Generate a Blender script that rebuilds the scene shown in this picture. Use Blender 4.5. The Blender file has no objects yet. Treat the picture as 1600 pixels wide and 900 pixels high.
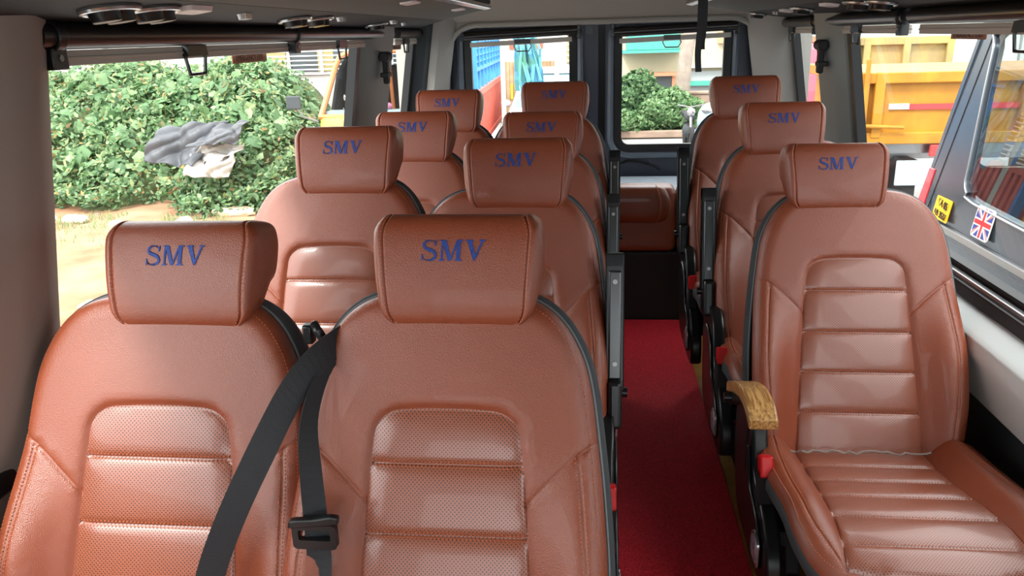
import bpy, bmesh, math, random
import numpy as np
from mathutils import Vector, Matrix
from mathutils.geometry import delaunay_2d_cdt
random.seed(7)
rng = np.random.default_rng(7)
S = bpy.context.scene
COL = S.collection
R = math.radians

# ------------------------------------------------------------------ camera, sky, sun, exposure
cam = bpy.data.cameras.new('camera')
cam.sensor_width = 36.0
cam.lens = 1250.0 / 1600.0 * 36.0
cam.clip_start = 0.02
cam.clip_end = 300
camo = bpy.data.objects.new('camera', cam)
COL.objects.link(camo)
# rows: world X, Y, Z axes seen in camera coordinates (x right, y down, z forward)
RX = Vector((0.9944, 0.0046, -0.1059)); RY = Vector((0.1023, -0.3032, 0.9474)); RZ = Vector((-0.0278, -0.9529, -0.3019))
cx = Vector((RX[0], RY[0], RZ[0])).normalized()
cz = -Vector((RX[2], RY[2], RZ[2])).normalized()
cy = cz.cross(cx).normalized(); cx = cy.cross(cz).normalized()
camo.matrix_world = Matrix(((cx[0], cy[0], cz[0], 0), (cx[1], cy[1], cz[1], 0), (cx[2], cy[2], cz[2], 1.45), (0, 0, 0, 1)))
S.camera = camo

S.view_settings.view_transform = 'Standard'
S.view_settings.look = 'None'
S.view_settings.gamma = 1
S.view_settings.use_curve_mapping = False
S.view_settings.exposure = 2.32

world = bpy.data.worlds.new('overcast_sky'); S.world = world
world.use_nodes = True
wn = world.node_tree.nodes; wl = world.node_tree.links
bg = wn['Background']
tc = wn.new('ShaderNodeTexCoord'); sp = wn.new('ShaderNodeSeparateXYZ'); rp = wn.new('ShaderNodeValToRGB')
wl.new(tc.outputs['Generated'], sp.inputs[0]); wl.new(sp.outputs[2], rp.inputs[0]); wl.new(rp.outputs[0], bg.inputs[0])
rp.color_ramp.elements[0].color = (0.80, 0.84, 0.88, 1); rp.color_ramp.elements[0].position = 0.0
rp.color_ramp.elements[1].color = (1.0, 1.0, 1.0, 1); rp.color_ramp.elements[1].position = 0.5
bg.inputs[1].default_value = 1.0
S.cycles.max_bounces = 10
S.cycles.diffuse_bounces = 6
S.cycles.transparent_max_bounces = 16
S.cycles.caustics_reflective = False
S.cycles.caustics_refractive = False
S.cycles.sample_clamp_indirect = 6

sun = bpy.data.lights.new('sun', 'SUN'); sun.energy = 0.95; sun.angle = R(12); sun.color = (1.0, 0.96, 0.9)
suno = bpy.data.objects.new('sun', sun); COL.objects.link(suno)
suno.rotation_euler = Vector((-0.35, -0.62, 0.9)).to_track_quat('Z', 'Y').to_euler()

# ------------------------------------------------------------------ helpers: materials
def srgb(r, g, b):
    f = lambda c: (c / 255 / 12.92) if c / 255 <= 0.04045 else ((c / 255 + 0.055) / 1.055) ** 2.4
    return (f(r), f(g), f(b), 1)

def mat(name, col, rough=0.6, metal=0.0, var=0.0, vscale=6.0, bump=0.0, bscale=200.0, spec=0.5, col2=None, coat=0.0, sheen=0.0, btex='noise', emit=None):
    m = bpy.data.materials.new(name); m.use_nodes = True
    n, l = m.node_tree.nodes, m.node_tree.links
    p = n['Principled BSDF']
    p.inputs['Base Color'].default_value = col
    p.inputs['Roughness'].default_value = rough
    p.inputs['Metallic'].default_value = metal
    p.inputs['Specular IOR Level'].default_value = spec
    p.inputs['Coat Weight'].default_value = coat
    p.inputs['Sheen Weight'].default_value = sheen
    tc = n.new('ShaderNodeTexCoord')
    if var > 0 or col2 is not None:
        t = n.new('ShaderNodeTexNoise'); t.inputs['Scale'].default_value = vscale; t.inputs['Detail'].default_value = 6
        l.new(tc.outputs['Object'], t.inputs['Vector'])
        r = n.new('ShaderNodeValToRGB')
        c2 = col2 if col2 is not None else tuple(min(1, c * (1 + var)) for c in col[:3]) + (1,)
        c1 = col if col2 is not None else tuple(c * (1 - var) for c in col[:3]) + (1,)
        r.color_ramp.elements[0].position = 0.35; r.color_ramp.elements[1].position = 0.65
        r.color_ramp.elements[0].color = c1; r.color_ramp.elements[1].color = c2
        l.new(t.outputs['Fac'], r.inputs[0]); l.new(r.outputs[0], p.inputs['Base Color'])
    if bump > 0:
        if btex == 'voronoi':
            t = n.new('ShaderNodeTexVoronoi'); t.inputs['Scale'].default_value = bscale; out = t.outputs['Distance']
        else:
            t = n.new('ShaderNodeTexNoise'); t.inputs['Scale'].default_value = bscale; t.inputs['Detail'].default_value = 4; out = t.outputs['Fac']
        l.new(tc.outputs['Object'], t.inputs['Vector'])
        b = n.new('ShaderNodeBump'); b.inputs['Strength'].default_value = bump; b.inputs['Distance'].default_value = 0.002
        l.new(out, b.inputs['Height']); l.new(b.outputs[0], p.inputs['Normal'])
    if emit:
        p.inputs['Emission Color'].default_value = emit[0]; p.inputs['Emission Strength'].default_value = emit[1]
    return m

def perforated(name, col, ax, cell=0.0066):
    """leather with a staggered lattice of small punched holes"""
    m = mat(name, col, rough=0.34, spec=1.0, coat=0.2)
    n, l = m.node_tree.nodes, m.node_tree.links
    p = n['Principled BSDF']
    tc = n.new('ShaderNodeTexCoord'); se = n.new('ShaderNodeSeparateXYZ'); l.new(tc.outputs['Object'], se.inputs[0])
    def M(op, a, b=None):
        q = n.new('ShaderNodeMath'); q.operation = op
        for i, v in enumerate((a, b)):
            if v is None: continue
            if isinstance(v, (int, float)): q.inputs[i].default_value = v
            else: l.new(v, q.inputs[i])
        return q.outputs[0]
    def lat(off):
        u = M('SUBTRACT', M('FRACT', M('ADD', M('DIVIDE', se.outputs[0], cell), off)), 0.5)
        v = M('SUBTRACT', M('FRACT', M('ADD', M('DIVIDE', se.outputs[ax], cell), off)), 0.5)
        return M('SQRT', M('ADD', M('MULTIPLY', u, u), M('MULTIPLY', v, v)))
    d = M('MINIMUM', lat(0.0), lat(0.5))
    mr = n.new('ShaderNodeMapRange'); mr.interpolation_type = 'SMOOTHSTEP'
    mr.inputs['From Min'].default_value = 0.13; mr.inputs['From Max'].default_value = 0.22
    l.new(d, mr.inputs['Value'])
    mx = n.new('ShaderNodeMix'); mx.data_type = 'RGBA'
    mx.inputs['A'].default_value = tuple(c * 0.15 for c in col[:3]) + (1,); mx.inputs['B'].default_value = col
    l.new(mr.outputs[0], mx.inputs['Factor']); l.new(mx.outputs['Result'], p.inputs['Base Color'])
    b = n.new('ShaderNodeBump'); b.inputs['Strength'].default_value = 0.5; b.inputs['Distance'].default_value = 0.001
    l.new(mr.outputs[0], b.inputs['Height']); l.new(b.outputs[0], p.inputs['Normal'])
    return m

def glass(name, tint=(1, 1, 1, 1), refl=1.0, rough=0.0):
    m = bpy.data.materials.new(name); m.use_nodes = True
    n, l = m.node_tree.nodes, m.node_tree.links
    n.remove(n['Principled BSDF'])
    t = n.new('ShaderNodeBsdfTransparent'); t.inputs[0].default_value = tint
    g = n.new('ShaderNodeBsdfGlossy'); g.inputs['Roughness'].default_value = rough
    f = n.new('ShaderNodeFresnel'); f.inputs['IOR'].default_value = 1.45
    k = n.new('ShaderNodeMath'); k.operation = 'MULTIPLY'; k.inputs[1].default_value = refl
    l.new(f.outputs[0], k.inputs[0])
    x = n.new('ShaderNodeMixShader')
    l.new(k.outputs[0], x.inputs[0]); l.new(t.outputs[0], x.inputs[1]); l.new(g.outputs[0], x.inputs[2])
    l.new(x.outputs[0], n['Material Output'].inputs[0])
    return m

def leaf_mat(name, c1, c2, c3):
    m = mat(name, c1, rough=0.5)
    n, l = m.node_tree.nodes, m.node_tree.links
    p = n['Principled BSDF']
    g = n.new('ShaderNodeNewGeometry'); r = n.new('ShaderNodeValToRGB')
    r.color_ramp.elements[0].color = c1; r.color_ramp.elements[1].color = c3
    e = r.color_ramp.elements.new(0.6); e.color = c2
    l.new(g.outputs['Random Per Island'], r.inputs[0]); l.new(r.outputs[0], p.inputs['Base Color'])
    tr = n.new('ShaderNodeBsdfTranslucent'); l.new(r.outputs[0], tr.inputs[0])
    x = n.new('ShaderNodeMixShader'); x.inputs[0].default_value = 0.35
    l.new(p.outputs[0], x.inputs[1]); l.new(tr.outputs[0], x.inputs[2]); l.new(x.outputs[0], n['Material Output'].inputs[0])
    return m

LEATHER = srgb(146, 71, 43)
M = {}
M['leather'] = mat('tan_leather', LEATHER, rough=0.36, spec=0.8, coat=0.12, bump=0.32, bscale=640, btex='voronoi', var=0.04, vscale=5)
M['perf_back'] = perforated('perforated_leather_back', srgb(156, 84, 58), 2)
M['perf_seat'] = perforated('perforated_leather_seat', srgb(156, 84, 58), 1)
M['stitch'] = mat('tan_thread', srgb(206, 122, 84), rough=0.6)
M['stitch_grey'] = mat('grey_thread', srgb(150, 140, 135), rough=0.7)
M['charcoal'] = mat('charcoal_fabric', srgb(62, 67, 70), rough=0.75, bump=0.3, bscale=600)
M['piping'] = mat('grey_piping', srgb(120, 124, 126), rough=0.6)
M['blue_thread'] = mat('blue_embroidery', srgb(38, 70, 150), rough=0.6, var=0.25, vscale=300)
M['plastic'] = mat('black_plastic', srgb(24, 26, 28), rough=0.3, spec=0.5)
M['matte_black'] = mat('matte_black', srgb(20, 20, 22), rough=0.65)
M['webbing'] = mat('black_webbing', srgb(32, 34, 38), rough=0.6, bump=0.5, bscale=500)
M['red_plastic'] = mat('red_plastic', srgb(210, 20, 25), rough=0.35)
M['wood'] = None
M['steel'] = mat('dull_steel', srgb(150, 150, 150), rough=0.35, metal=0.9)
M['chrome'] = mat('silver_trim', srgb(190, 192, 195), rough=0.25, metal=0.8)
M['grey_pad'] = mat('grey_gloss_pad', srgb(110, 122, 126), rough=0.3)
M['trim'] = mat('warm_grey_trim', srgb(168, 165, 158), rough=0.65, bump=0.15, bscale=500)
M['trim_dark'] = mat('taupe_trim', srgb(150, 140, 133), rough=0.7, bump=0.15, bscale=500)
M['headliner'] = mat('beige_headliner', srgb(165, 158, 148), rough=0.85, bump=0.2, bscale=400)
M['ledge'] = mat('pale_ledge_trim', srgb(222, 228, 226), rough=0.3, bump=0.1, bscale=600)
M['low_panel'] = mat('charcoal_wall_panel', srgb(46, 52, 56), rough=0.6)
M['door_metal'] = mat('navy_black_door_skin', srgb(52, 58, 72), rough=0.4, spec=0.5)
M['door_moulding'] = mat('highlight_grey_moulding', srgb(104, 114, 126), rough=0.3, spec=0.7)  # lighter than the door skin: the sill's bright reflection is put into this grey
M['rubber'] = mat('black_rubber', srgb(14, 15, 17), rough=0.5)
M['rack'] = mat('dark_rack_panel', srgb(22, 21, 20), rough=0.7, bump=0.2, bscale=500)
M['rack_net'] = mat('rack_lattice_fabric', srgb(84, 88, 86), rough=0.8)
M['shade_white'] = mat('white_blind_slat', srgb(196, 190, 180), rough=0.5)
M['floor'] = mat('ochre_wood_floor', srgb(196, 148, 62), rough=0.45, col2=srgb(160, 112, 46), vscale=5)
M['shelf'] = mat('pale_parcel_shelf', srgb(176, 190, 202), rough=0.35, var=0.08, vscale=20)
M['lens'] = mat('milky_lamp_lens', srgb(236, 228, 228), rough=0.3)
M['glass'] = glass('clear_side_glass', (0.95, 0.97, 0.96, 1), 0.10)
M['vehicle_glass'] = glass('vehicle_glass', (0.60, 0.66, 0.68, 1), 0.13)
M['sticker_brown'] = mat('brown_sticker', srgb(134, 84, 62), rough=0.5)
M['sticker_letters'] = mat('dark_sticker_letters', srgb(40, 18, 14), rough=0.5)

def wood_mat():
    m = mat('honey_wood_veneer', srgb(200, 150, 90), rough=0.35, coat=0.3)
    n, l = m.node_tree.nodes, m.node_tree.links
    tc = n.new('ShaderNodeTexCoord'); mp = n.new('ShaderNodeMapping'); mp.inputs['Scale'].default_value = (70, 1.2, 70)
    t = n.new('ShaderNodeTexNoise'); t.inputs['Scale'].default_value = 3; t.inputs['Detail'].default_value = 3; t.inputs['Distortion'].default_value = 0.15
    r = n.new('ShaderNodeValToRGB')
    r.color_ramp.elements[0].position = 0.35; r.color_ramp.elements[0].color = srgb(150, 100, 50)
    r.color_ramp.elements[1].position = 0.62; r.color_ramp.elements[1].color = srgb(222, 176, 110)
    l.new(tc.outputs['Object'], mp.inputs[0]); l.new(mp.outputs[0], t.inputs['Vector']); l.new(t.outputs['Fac'], r.inputs[0])
    l.new(r.outputs[0], n['Principled BSDF'].inputs['Base Color'])
    return m
M['wood'] = wood_mat()

def carpet_mat():
    m = mat('red_coil_carpet', srgb(190, 14, 28), rough=0.75)
    n, l = m.node_tree.nodes, m.node_tree.links
    p = n['Principled BSDF']
    tc = n.new('ShaderNodeTexCoord')
    t = n.new('ShaderNodeTexNoise'); t.inputs['Scale'].default_value = 130; t.inputs['Detail'].default_value = 4; t.inputs['Distortion'].default_value = 2.5
    l.new(tc.outputs['Object'], t.inputs['Vector'])
    r = n.new('ShaderNodeValToRGB'); r.color_ramp.elements[0].position = 0.38; r.color_ramp.elements[1].position = 0.6
    r.color_ramp.elements[0].color = srgb(190, 8, 26); r.color_ramp.elements[1].color = srgb(252, 48, 68)
    l.new(t.outputs['Fac'], r.inputs[0]); l.new(r.outputs[0], p.inputs['Base Color'])
    b = n.new('ShaderNodeBump'); b.inputs['Strength'].default_value = 0.7; b.inputs['Distance'].default_value = 0.004
    l.new(t.outputs['Fac'], b.inputs['Height']); l.new(b.outputs[0], p.inputs['Normal'])
    return m
M['carpet'] = carpet_mat()

# ------------------------------------------------------------------ helpers: geometry
def link(name, verts, faces, m, parent=None, smooth=False, loc=None):
    me = bpy.data.meshes.new(name)
    me.from_pydata([tuple(map(float, v)) for v in verts], [], [tuple(map(int, f)) for f in faces])
    me.update()
    if smooth:
        me.polygons.foreach_set('use_smooth', [True] * len(me.polygons))
    for mm in (m if isinstance(m, (list, tuple)) else [m]):
        me.materials.append(mm)
    o = bpy.data.objects.new(name, me); COL.objects.link(o)
    if parent is not None: o.parent = parent
    if loc is not None: o.location = loc
    return o

class MB:
    """collects shapes and links them as one mesh object"""
    def __init__(s): s.v = []; s.f = []; s.mi = []; s.cur = 0
    def add(s, v, f):
        b = len(s.v); s.v += [tuple(map(float, p)) for p in v]; s.f += [tuple(b + i for i in q) for q in f]; s.mi += [s.cur] * len(f)
        return s
    def mat(s, i): s.cur = i; return s
    def box(s, x0, x1, y0, y1, z0, z1, rot=None, c=None):
        v = [(x, y, z) for z in (z0, z1) for y in (y0, y1) for x in (x0, x1)]
        if rot is not None:
            c = Vector(c or ((x0 + x1) / 2, (y0 + y1) / 2, (z0 + z1) / 2))
            v = [tuple(rot @ (Vector(p) - c) + c) for p in v]
        return s.add(v, [(0, 2, 3, 1), (4, 5, 7, 6), (0, 1, 5, 4), (2, 6, 7, 3), (0, 4, 6, 2), (1, 3, 7, 5)])
    def tube(s, pts, r, n=10, cap=True, closed=False, sq=1.0):
        pts = [Vector(p) for p in pts]; N = len(pts); vs = []; up = None
        for i, p in enumerate(pts):
            a = pts[(i - 1) % N] if (closed or i) else p; b = pts[(i + 1) % N] if (closed or i < N - 1) else p
            d = (b - a).normalized()
            if up is None: up = Vector((0, 0, 1)) if abs(d.z) < 0.9 else Vector((1, 0, 0))
            u = (up - d * up.dot(d)).normalized(); w = d.cross(u); up = u
            rr = r[i] if isinstance(r, (list, tuple)) else r
            for k in range(n):
                t = 2 * math.pi * k / n
                vs.append(p + u * (rr * math.cos(t)) + w * (rr * sq * math.sin(t)))
        fs = []
        for i in range(N if closed else N - 1):
            j = (i + 1) % N
            for k in range(n):
                fs.append((i * n + k, i * n + (k + 1) % n, j * n + (k + 1) % n, j * n + k))
        if cap and not closed:
            fs.append(tuple(reversed(range(n)))); fs.append(tuple((N - 1) * n + k for k in range(n)))
        return s.add(vs, fs)
    def prism(s, poly, map0, map1):
        """poly 2D outline; map0/map1 give the two end positions"""
        n = len(poly)
        v = [map0(*p) for p in poly] + [map1(*p) for p in poly]
        f = [tuple(reversed(range(n))), tuple(range(n, 2 * n))] + [(i, (i + 1) % n, n + (i + 1) % n, n + i) for i in range(n)]
        return s.add(v, f)
    def strip(s, A, B):
        """ribbon between two equally long polylines"""
        n = len(A)
        return s.add(list(A) + list(B), [(i, i + 1, n + i + 1, n + i) for i in range(n - 1)])
    def sphere(s, c, r, n=12, sc=(1, 1, 1)):
        v = []; f = []
        for i in range(n + 1):
            a = math.pi * i / n
            for k in range(2 * n):
                b = math.pi * k / n
                v.append((c[0] + r * sc[0] * math.sin(a) * math.cos(b), c[1] + r * sc[1] * math.sin(a) * math.sin(b), c[2] + r * sc[2] * math.cos(a)))
        for i in range(n):
            for k in range(2 * n):
                f.append((i * 2 * n + k, (i + 1) * 2 * n + k, (i + 1) * 2 * n + (k + 1) % (2 * n), i * 2 * n + (k + 1) % (2 * n)))
        return s.add(v, f)
    def build(s, name, m, parent=None, smooth=False, bevel=0.0, seg=2, angle=35, fixn=True, loc=None):
        o = link(name, s.v, s.f, m, parent, False, loc)
        me = o.data
        if isinstance(m, (list, tuple)): me.polygons.foreach_set('material_index', s.mi)
        if fixn or smooth:
            bm = bmesh.new(); bm.from_mesh(me)
            if fixn: bmesh.ops.recalc_face_normals(bm, faces=bm.faces)
            if smooth:
                for f in bm.faces: f.smooth = True
                for e in bm.edges:
                    if len(e.link_faces) == 2 and e.calc_face_angle(0) > R(angle): e.smooth = False
            bm.to_mesh(me); bm.free()
        if bevel > 0:
            b = o.modifiers.new('edge_bevel', 'BEVEL'); b.width = bevel; b.segments = seg; b.limit_method = 'ANGLE'; b.angle_limit = R(40)
            b.harden_normals = False
        return o

def thing(name, label, cat, loc=(0, 0, 0), rz=0.0, group=None):
    o = bpy.data.objects.new(name, None); COL.objects.link(o)
    o.empty_display_size = 0.1
    o.location = loc; o.rotation_euler = (0, 0, rz)
    o['label'] = label; o['category'] = cat
    if group: o['group'] = group
    return o

def tag(o, label, cat, group=None, kind=None):
    o['label'] = label; o['category'] = cat
    if group: o['group'] = group
    if kind: o['kind'] = kind
    return o

def struct(o): o['kind'] = 'structure'; return o

def kids(o): return [c for c in bpy.data.objects if c.parent == o]
def copy_tree(o, parent=None):
    c = o.copy(); COL.objects.link(c)
    if parent is not None: c.parent = parent
    for k in list(o.children): copy_tree(k, c)
    return c

def catmull(pts, step=0.008, closed=False):
    P = np.array(pts, float); n = len(P); out = []
    rngi = range(n if closed else n - 1)
    for i in rngi:
        p0 = P[(i - 1) % n] if (closed or i > 0) else P[i]
        p1 = P[i]; p2 = P[(i + 1) % n]
        p3 = P[(i + 2) % n] if (closed or i + 2 < n) else p2
        k = max(1, int(np.linalg.norm(p2 - p1) / step))
        for j in range(k):
            t = j / k
            out.append(0.5 * ((2 * p1) + (-p0 + p2) * t + (2 * p0 - 5 * p1 + 4 * p2 - p3) * t * t + (-p0 + 3 * p1 - 3 * p2 + p3) * t ** 3))
    if not closed: out.append(P[-1])
    return np.array(out)

def resample(pts, step, closed=False):
    P = np.array(pts, float)
    if closed: P = np.vstack([P, P[:1]])
    d = np.r_[0, np.cumsum(np.linalg.norm(np.diff(P, axis=0), axis=1))]
    k = max(2, int(round(d[-1] / step)) + 1)
    t = np.linspace(0, d[-1], k)
    if closed: t = t[:-1]
    return np.stack([np.interp(t, d, P[:, i]) for i in range(P.shape[1])], 1)

def seg_dist(Q, poly, closed=False):
    P = np.array(poly, float)
    if closed: P = np.vstack([P, P[:1]])
    best = np.full(len(Q), 1e9)
    for a, b in zip(P[:-1], P[1:]):
        ab = b - a; L = ab @ ab
        if L < 1e-14: continue
        t = np.clip(((Q - a) @ ab) / L, 0, 1)
        best = np.minimum(best, np.linalg.norm(Q - (a + t[:, None] * ab), axis=1))
    return best

def inside(Q, poly):
    P = np.array(poly, float); x, y = Q[:, 0], Q[:, 1]; r = np.zeros(len(Q), bool)
    j = len(P) - 1
    for i in range(len(P)):
        xi, yi = P[i]; xj, yj = P[j]
        if yi != yj:
            c = ((yi > y) != (yj > y)) & (x < (xj - xi) * (y - yi) / (yj - yi) + xi)
            r ^= c
        j = i
    return r

def offset_pts(P, d):
    t = np.gradient(P, axis=0); t /= np.linalg.norm(t, axis=1)[:, None] + 1e-12
    return P + np.stack([-t[:, 1], t[:, 0]], 1) * d

def cdt(outline, loops, seams, spacing, rings=(0.003, 0.008, 0.015, 0.024), seam_off=(0.0025, 0.006)):
    """triangulates an outline with constrained inner loops; denser by seams and rim"""
    pts = []; edges = []
    def add_poly(P, closed):
        b = len(pts); pts.extend([tuple(p) for p in P]); n = len(P)
        edges.extend([(b + i, b + (i + 1) % n) for i in range(n if closed else n - 1)])
    add_poly(outline, True)
    for l_ in loops: add_poly(l_, True)
    for s_ in seams: add_poly(s_, False)
    cand = []
    O = np.vstack([outline, outline[:1]])
    for r_ in rings:
        for sg in (1, -1): cand.append(resample(offset_pts(O, sg * r_), max(0.006, r_ * .8)))
    for l_ in loops:
        L = np.vstack([l_, l_[:1]])
        for r_ in seam_off:
            for sg in (1, -1): cand.append(resample(offset_pts(L, sg * r_), 0.006))
    for s_ in seams:
        for r_ in seam_off:
            for sg in (1, -1): cand.append(resample(offset_pts(np.array(s_), sg * r_), 0.006))
    mn = outline.min(0); mx = outline.max(0)
    gx = np.arange(mn[0], mx[0], spacing); gy = np.arange(mn[1], mx[1], spacing * 0.87)
    G = np.array([(x + (spacing / 2 if j % 2 else 0), y) for j, y in enumerate(gy) for x in gx])
    dm = np.minimum.reduce([seg_dist(G, outline, True)] + [seg_dist(G, l_, True) for l_ in loops] + [seg_dist(G, s_) for s_ in seams])
    G = G[dm > spacing * 0.8]
    C = np.vstack([np.vstack(cand), G]) if cand else G
    C = C[inside(C, outline) & (seg_dist(C, outline, True) > 0.0015)]
    # thin out near-duplicates
    seen = set(); keep = []
    for p in C:
        k = (round(p[0] / 0.0035), round(p[1] / 0.0035))
        if k not in seen: seen.add(k); keep.append(tuple(p))
    pts.extend(keep)
    r = delaunay_2d_cdt([Vector(p) for p in pts], edges, [], 0, 1e-6)
    V = np.array([tuple(v) for v in r[0]]); F = np.array([tuple(f) for f in r[2]])
    c = V[F].mean(1)
    a = V[F[:, 0]]; b = V[F[:, 1]]; d = V[F[:, 2]]
    ar = (b[:, 0] - a[:, 0]) * (d[:, 1] - a[:, 1]) - (b[:, 1] - a[:, 1]) * (d[:, 0] - a[:, 0])
    ok = inside(c, outline) & (abs(ar) > 1e-10)
    F = F[ok]; c = c[ok]; ar = ar[ok]
    F[ar < 0] = F[ar < 0][:, ::-1]
    return V, F, c

def sub_mesh(V3, F):
    u, inv = np.unique(F.ravel(), return_inverse=True)
    return V3[u], inv.reshape(F.shape)

def holed_panel(outline, holes, fmap, thick_map, name, m, parent=None):
    """flat panel with holes, given thickness: fmap(u,v) front, thick_map(u,v) back"""
    pts = []; edges = []; loops = [outline] + holes
    for P in loops:
        b = len(pts); pts.extend([tuple(p) for p in P]); n = len(P)
        edges.extend([(b + i, b + (i + 1) % n) for i in range(n)])
    r = delaunay_2d_cdt([Vector(p) for p in pts], edges, [], 0, 1e-6)
    V = np.array([tuple(v) for v in r[0]]); F = np.array([tuple(f) for f in r[2]]); c = V[F].mean(1)
    ok = inside(c, outline)
    for h in holes: ok &= ~inside(c, h)
    F = F[ok]; n = len(V)
    verts = [fmap(*p) for p in V] + [thick_map(*p) for p in V]
    faces = [tuple(f) for f in F] + [tuple(n + i for i in reversed(f)) for f in F]
    cnt = {}
    for f in F:
        for a, b in ((f[0], f[1]), (f[1], f[2]), (f[2], f[0])):
            k = (min(a, b), max(a, b)); cnt.setdefault(k, []).append((a, b))
    for k, e in cnt.items():
        if len(e) == 1:
            a, b = e[0]; faces.append((b, a, n + a, n + b))
    mb = MB(); mb.add(verts, faces)
    return mb.build(name, m, parent, smooth=True, angle=30)

def rrect(x0, x1, y0, y1, r, n=6):
    rs = r if isinstance(r, (list, tuple)) else [r] * 4   # bl, br, tr, tl
    out = []
    for (cx_, cy_, a0, q) in ((x0 + rs[0], y0 + rs[0], 180, rs[0]), (x1 - rs[1], y0 + rs[1], 270, rs[1]), (x1 - rs[2], y1 - rs[2], 0, rs[2]), (x0 + rs[3], y1 - rs[3], 90, rs[3])):
        for i in range(n + 1):
            a = R(a0 + 90 * i / n); out.append((cx_ + q * math.cos(a), cy_ + q * math.sin(a)))
    return np.array(out)

def inset(poly, d):
    P = np.array(poly, float)
    a = np.roll(P, 1, 0); b = np.roll(P, -1, 0); t = b - a; t /= np.linalg.norm(t, axis=1)[:, None] + 1e-12
    return P + np.stack([-t[:, 1], t[:, 0]], 1) * d   # CCW polygon: positive = inward

def smooth01(x): x = np.clip(x, 0, 1); return x * x * (3 - 2 * x)

# ------------------------------------------------------------------ lettering
def stroke_poly(pts, ws):
    P = np.array(pts, float); t = np.gradient(P, axis=0); t /= np.linalg.norm(t, axis=1)[:, None]
    n = np.stack([-t[:, 1], t[:, 0]], 1); w = np.array(ws)[:, None] / 2
    return [tuple(p) for p in (P + n * w)] + [tuple(p) for p in (P - n * w)[::-1]]

def glyph(ch):
    """serif capital in a unit-high box, list of polygons"""
    out = []
    B = lambda x0, x1, y0, y1: out.append([(x0, y0), (x1, y0), (x1, y1), (x0, y1)])
    if ch == 'S':
        c = catmull([(0.66, 0.80), (0.58, 0.92), (0.40, 0.965), (0.22, 0.92), (0.13, 0.77), (0.20, 0.63), (0.40, 0.53), (0.60, 0.42), (0.68, 0.26), (0.60, 0.10), (0.40, 0.035), (0.20, 0.08), (0.10, 0.22)], 0.05)
        n = len(c); t = np.linspace(0, 1, n); w = 0.085 + 0.13 * np.exp(-((t - 0.5) / 0.17) ** 2) + 0.06 * np.exp(-((t - 0.27) / 0.1) ** 2) + 0.06 * np.exp(-((t - 0.73) / 0.1) ** 2)
        h = n // 2
        sp_ = stroke_poly(c, w); L = sp_[:n]; Rr = sp_[n:][::-1]
        for i in range(n - 1): out.append([L[i], L[i + 1], Rr[i + 1], Rr[i]])
        B(0.64, 0.70, 0.68, 1.0); B(0.06, 0.12, 0.0, 0.34)
    elif ch == 'M':
        B(0.09, 0.17, 0.03, 0.97); B(0.0, 0.27, 0.0, 0.07); B(0.0, 0.22, 0.93, 1.0)
        out.append([(0.10, 1.0), (0.30, 1.0), (0.56, 0.12), (0.50, 0.0), (0.44, 0.0)])
        out.append([(0.49, 0.0), (0.56, 0.0), (0.87, 1.0), (0.77, 1.0)])
        B(0.79, 0.96, 0.03, 0.97); B(0.70, 1.06, 0.0, 0.07); B(0.79, 1.06, 0.93, 1.0)
    elif ch == 'V':
        out.append([(0.07, 0.97), (0.28, 0.97), (0.52, 0.16), (0.45, 0.0), (0.41, 0.0)])
        out.append([(0.40, 0.0), (0.48, 0.0), (0.81, 0.97), (0.71, 0.97)])
        B(0.0, 0.37, 0.93, 1.0); B(0.62, 0.90, 0.93, 1.0)
    return out

# ------------------------------------------------------------------ passenger seat prototype
LEAN = R(22); uL = np.array([0, math.sin(LEAN), math.cos(LEAN)]); nL = np.array([0, -math.cos(LEAN), math.sin(LEAN)])
BX, BZ = 0.02, 0.96
def bmap(x, s, d):
    return np.array([x, BX, BZ]) * np.array([1, 1, 1]) + uL * s + nL * d
def bmapv(P, d):
    return np.stack([P[:, 0], BX + P[:, 1] * uL[1] + d * nL[1], BZ + P[:, 1] * uL[2] + d * nL[2]], 1)

half = [(0.0, 0.062), (0.09, 0.060), (0.145, 0.045), (0.185, 0.014), (0.215, -0.035), (0.232, -0.09), (0.245, -0.185), (0.256, -0.30), (0.262, -0.41), (0.261, -0.51), (0.252, -0.61), (0.242, -0.68), (0.22, -0.735), (0.13, -0.752), (0.0, -0.754)]
hc = catmull(half, 0.008)
OUT = np.vstack([hc, (hc * [-1, 1])[::-1][1:-1]])[::-1]     # closed, counter-clockwise or not: fixed below
def area(P): return 0.5 * np.sum(P[:, 0] * np.roll(P[:, 1], -1) - np.roll(P[:, 0], -1) * P[:, 1])
if area(OUT) < 0: OUT = OUT[::-1]
OUT = resample(OUT, 0.009, True)
def ins_hw(s): return 0.121 + (-0.135 - s) * 0.062
def insert_outline():
    r = 0.05; out = []
    s0, s1 = -0.74, -0.135
    top = []
    for i in range(9):
        a = R(90 * i / 8); top.append((ins_hw(s1) - r + r * math.sin(a), s1 - r + r * math.cos(a)))
    top = [(0, s1 + 0.003), (0.04, s1 + 0.0025)] + top
    right = top + [(ins_hw(s), s) for s in (-0.25, -0.35, -0.45, -0.55, -0.65)] + [(ins_hw(-0.70), -0.70), (ins_hw(-0.742), -0.742)]
    P = right + [(-x, s) for x, s in reversed(right[1:])]
    P = np.array(P)
    if area(P) < 0: P = P[::-1]
    return resample(P, 0.007, True)
INS = insert_outline()
diag = {}
SE = []
for sg in (1, -1):
    d_ = catmull([(sg * 0.2435, -0.183), (sg * 0.20, -0.215), (sg * 0.165, -0.25), (sg * ins_hw(-0.29), -0.288)], 0.007)
    v_ = catmull([(sg * 0.213, -0.205), (sg * 0.222, -0.30), (sg * 0.229, -0.42), (sg * 0.222, -0.55), (sg * 0.207, -0.735)], 0.007)
    SE += [d_, v_]
PLEATS = (-0.224, -0.339, -0.449, -0.560)
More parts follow.
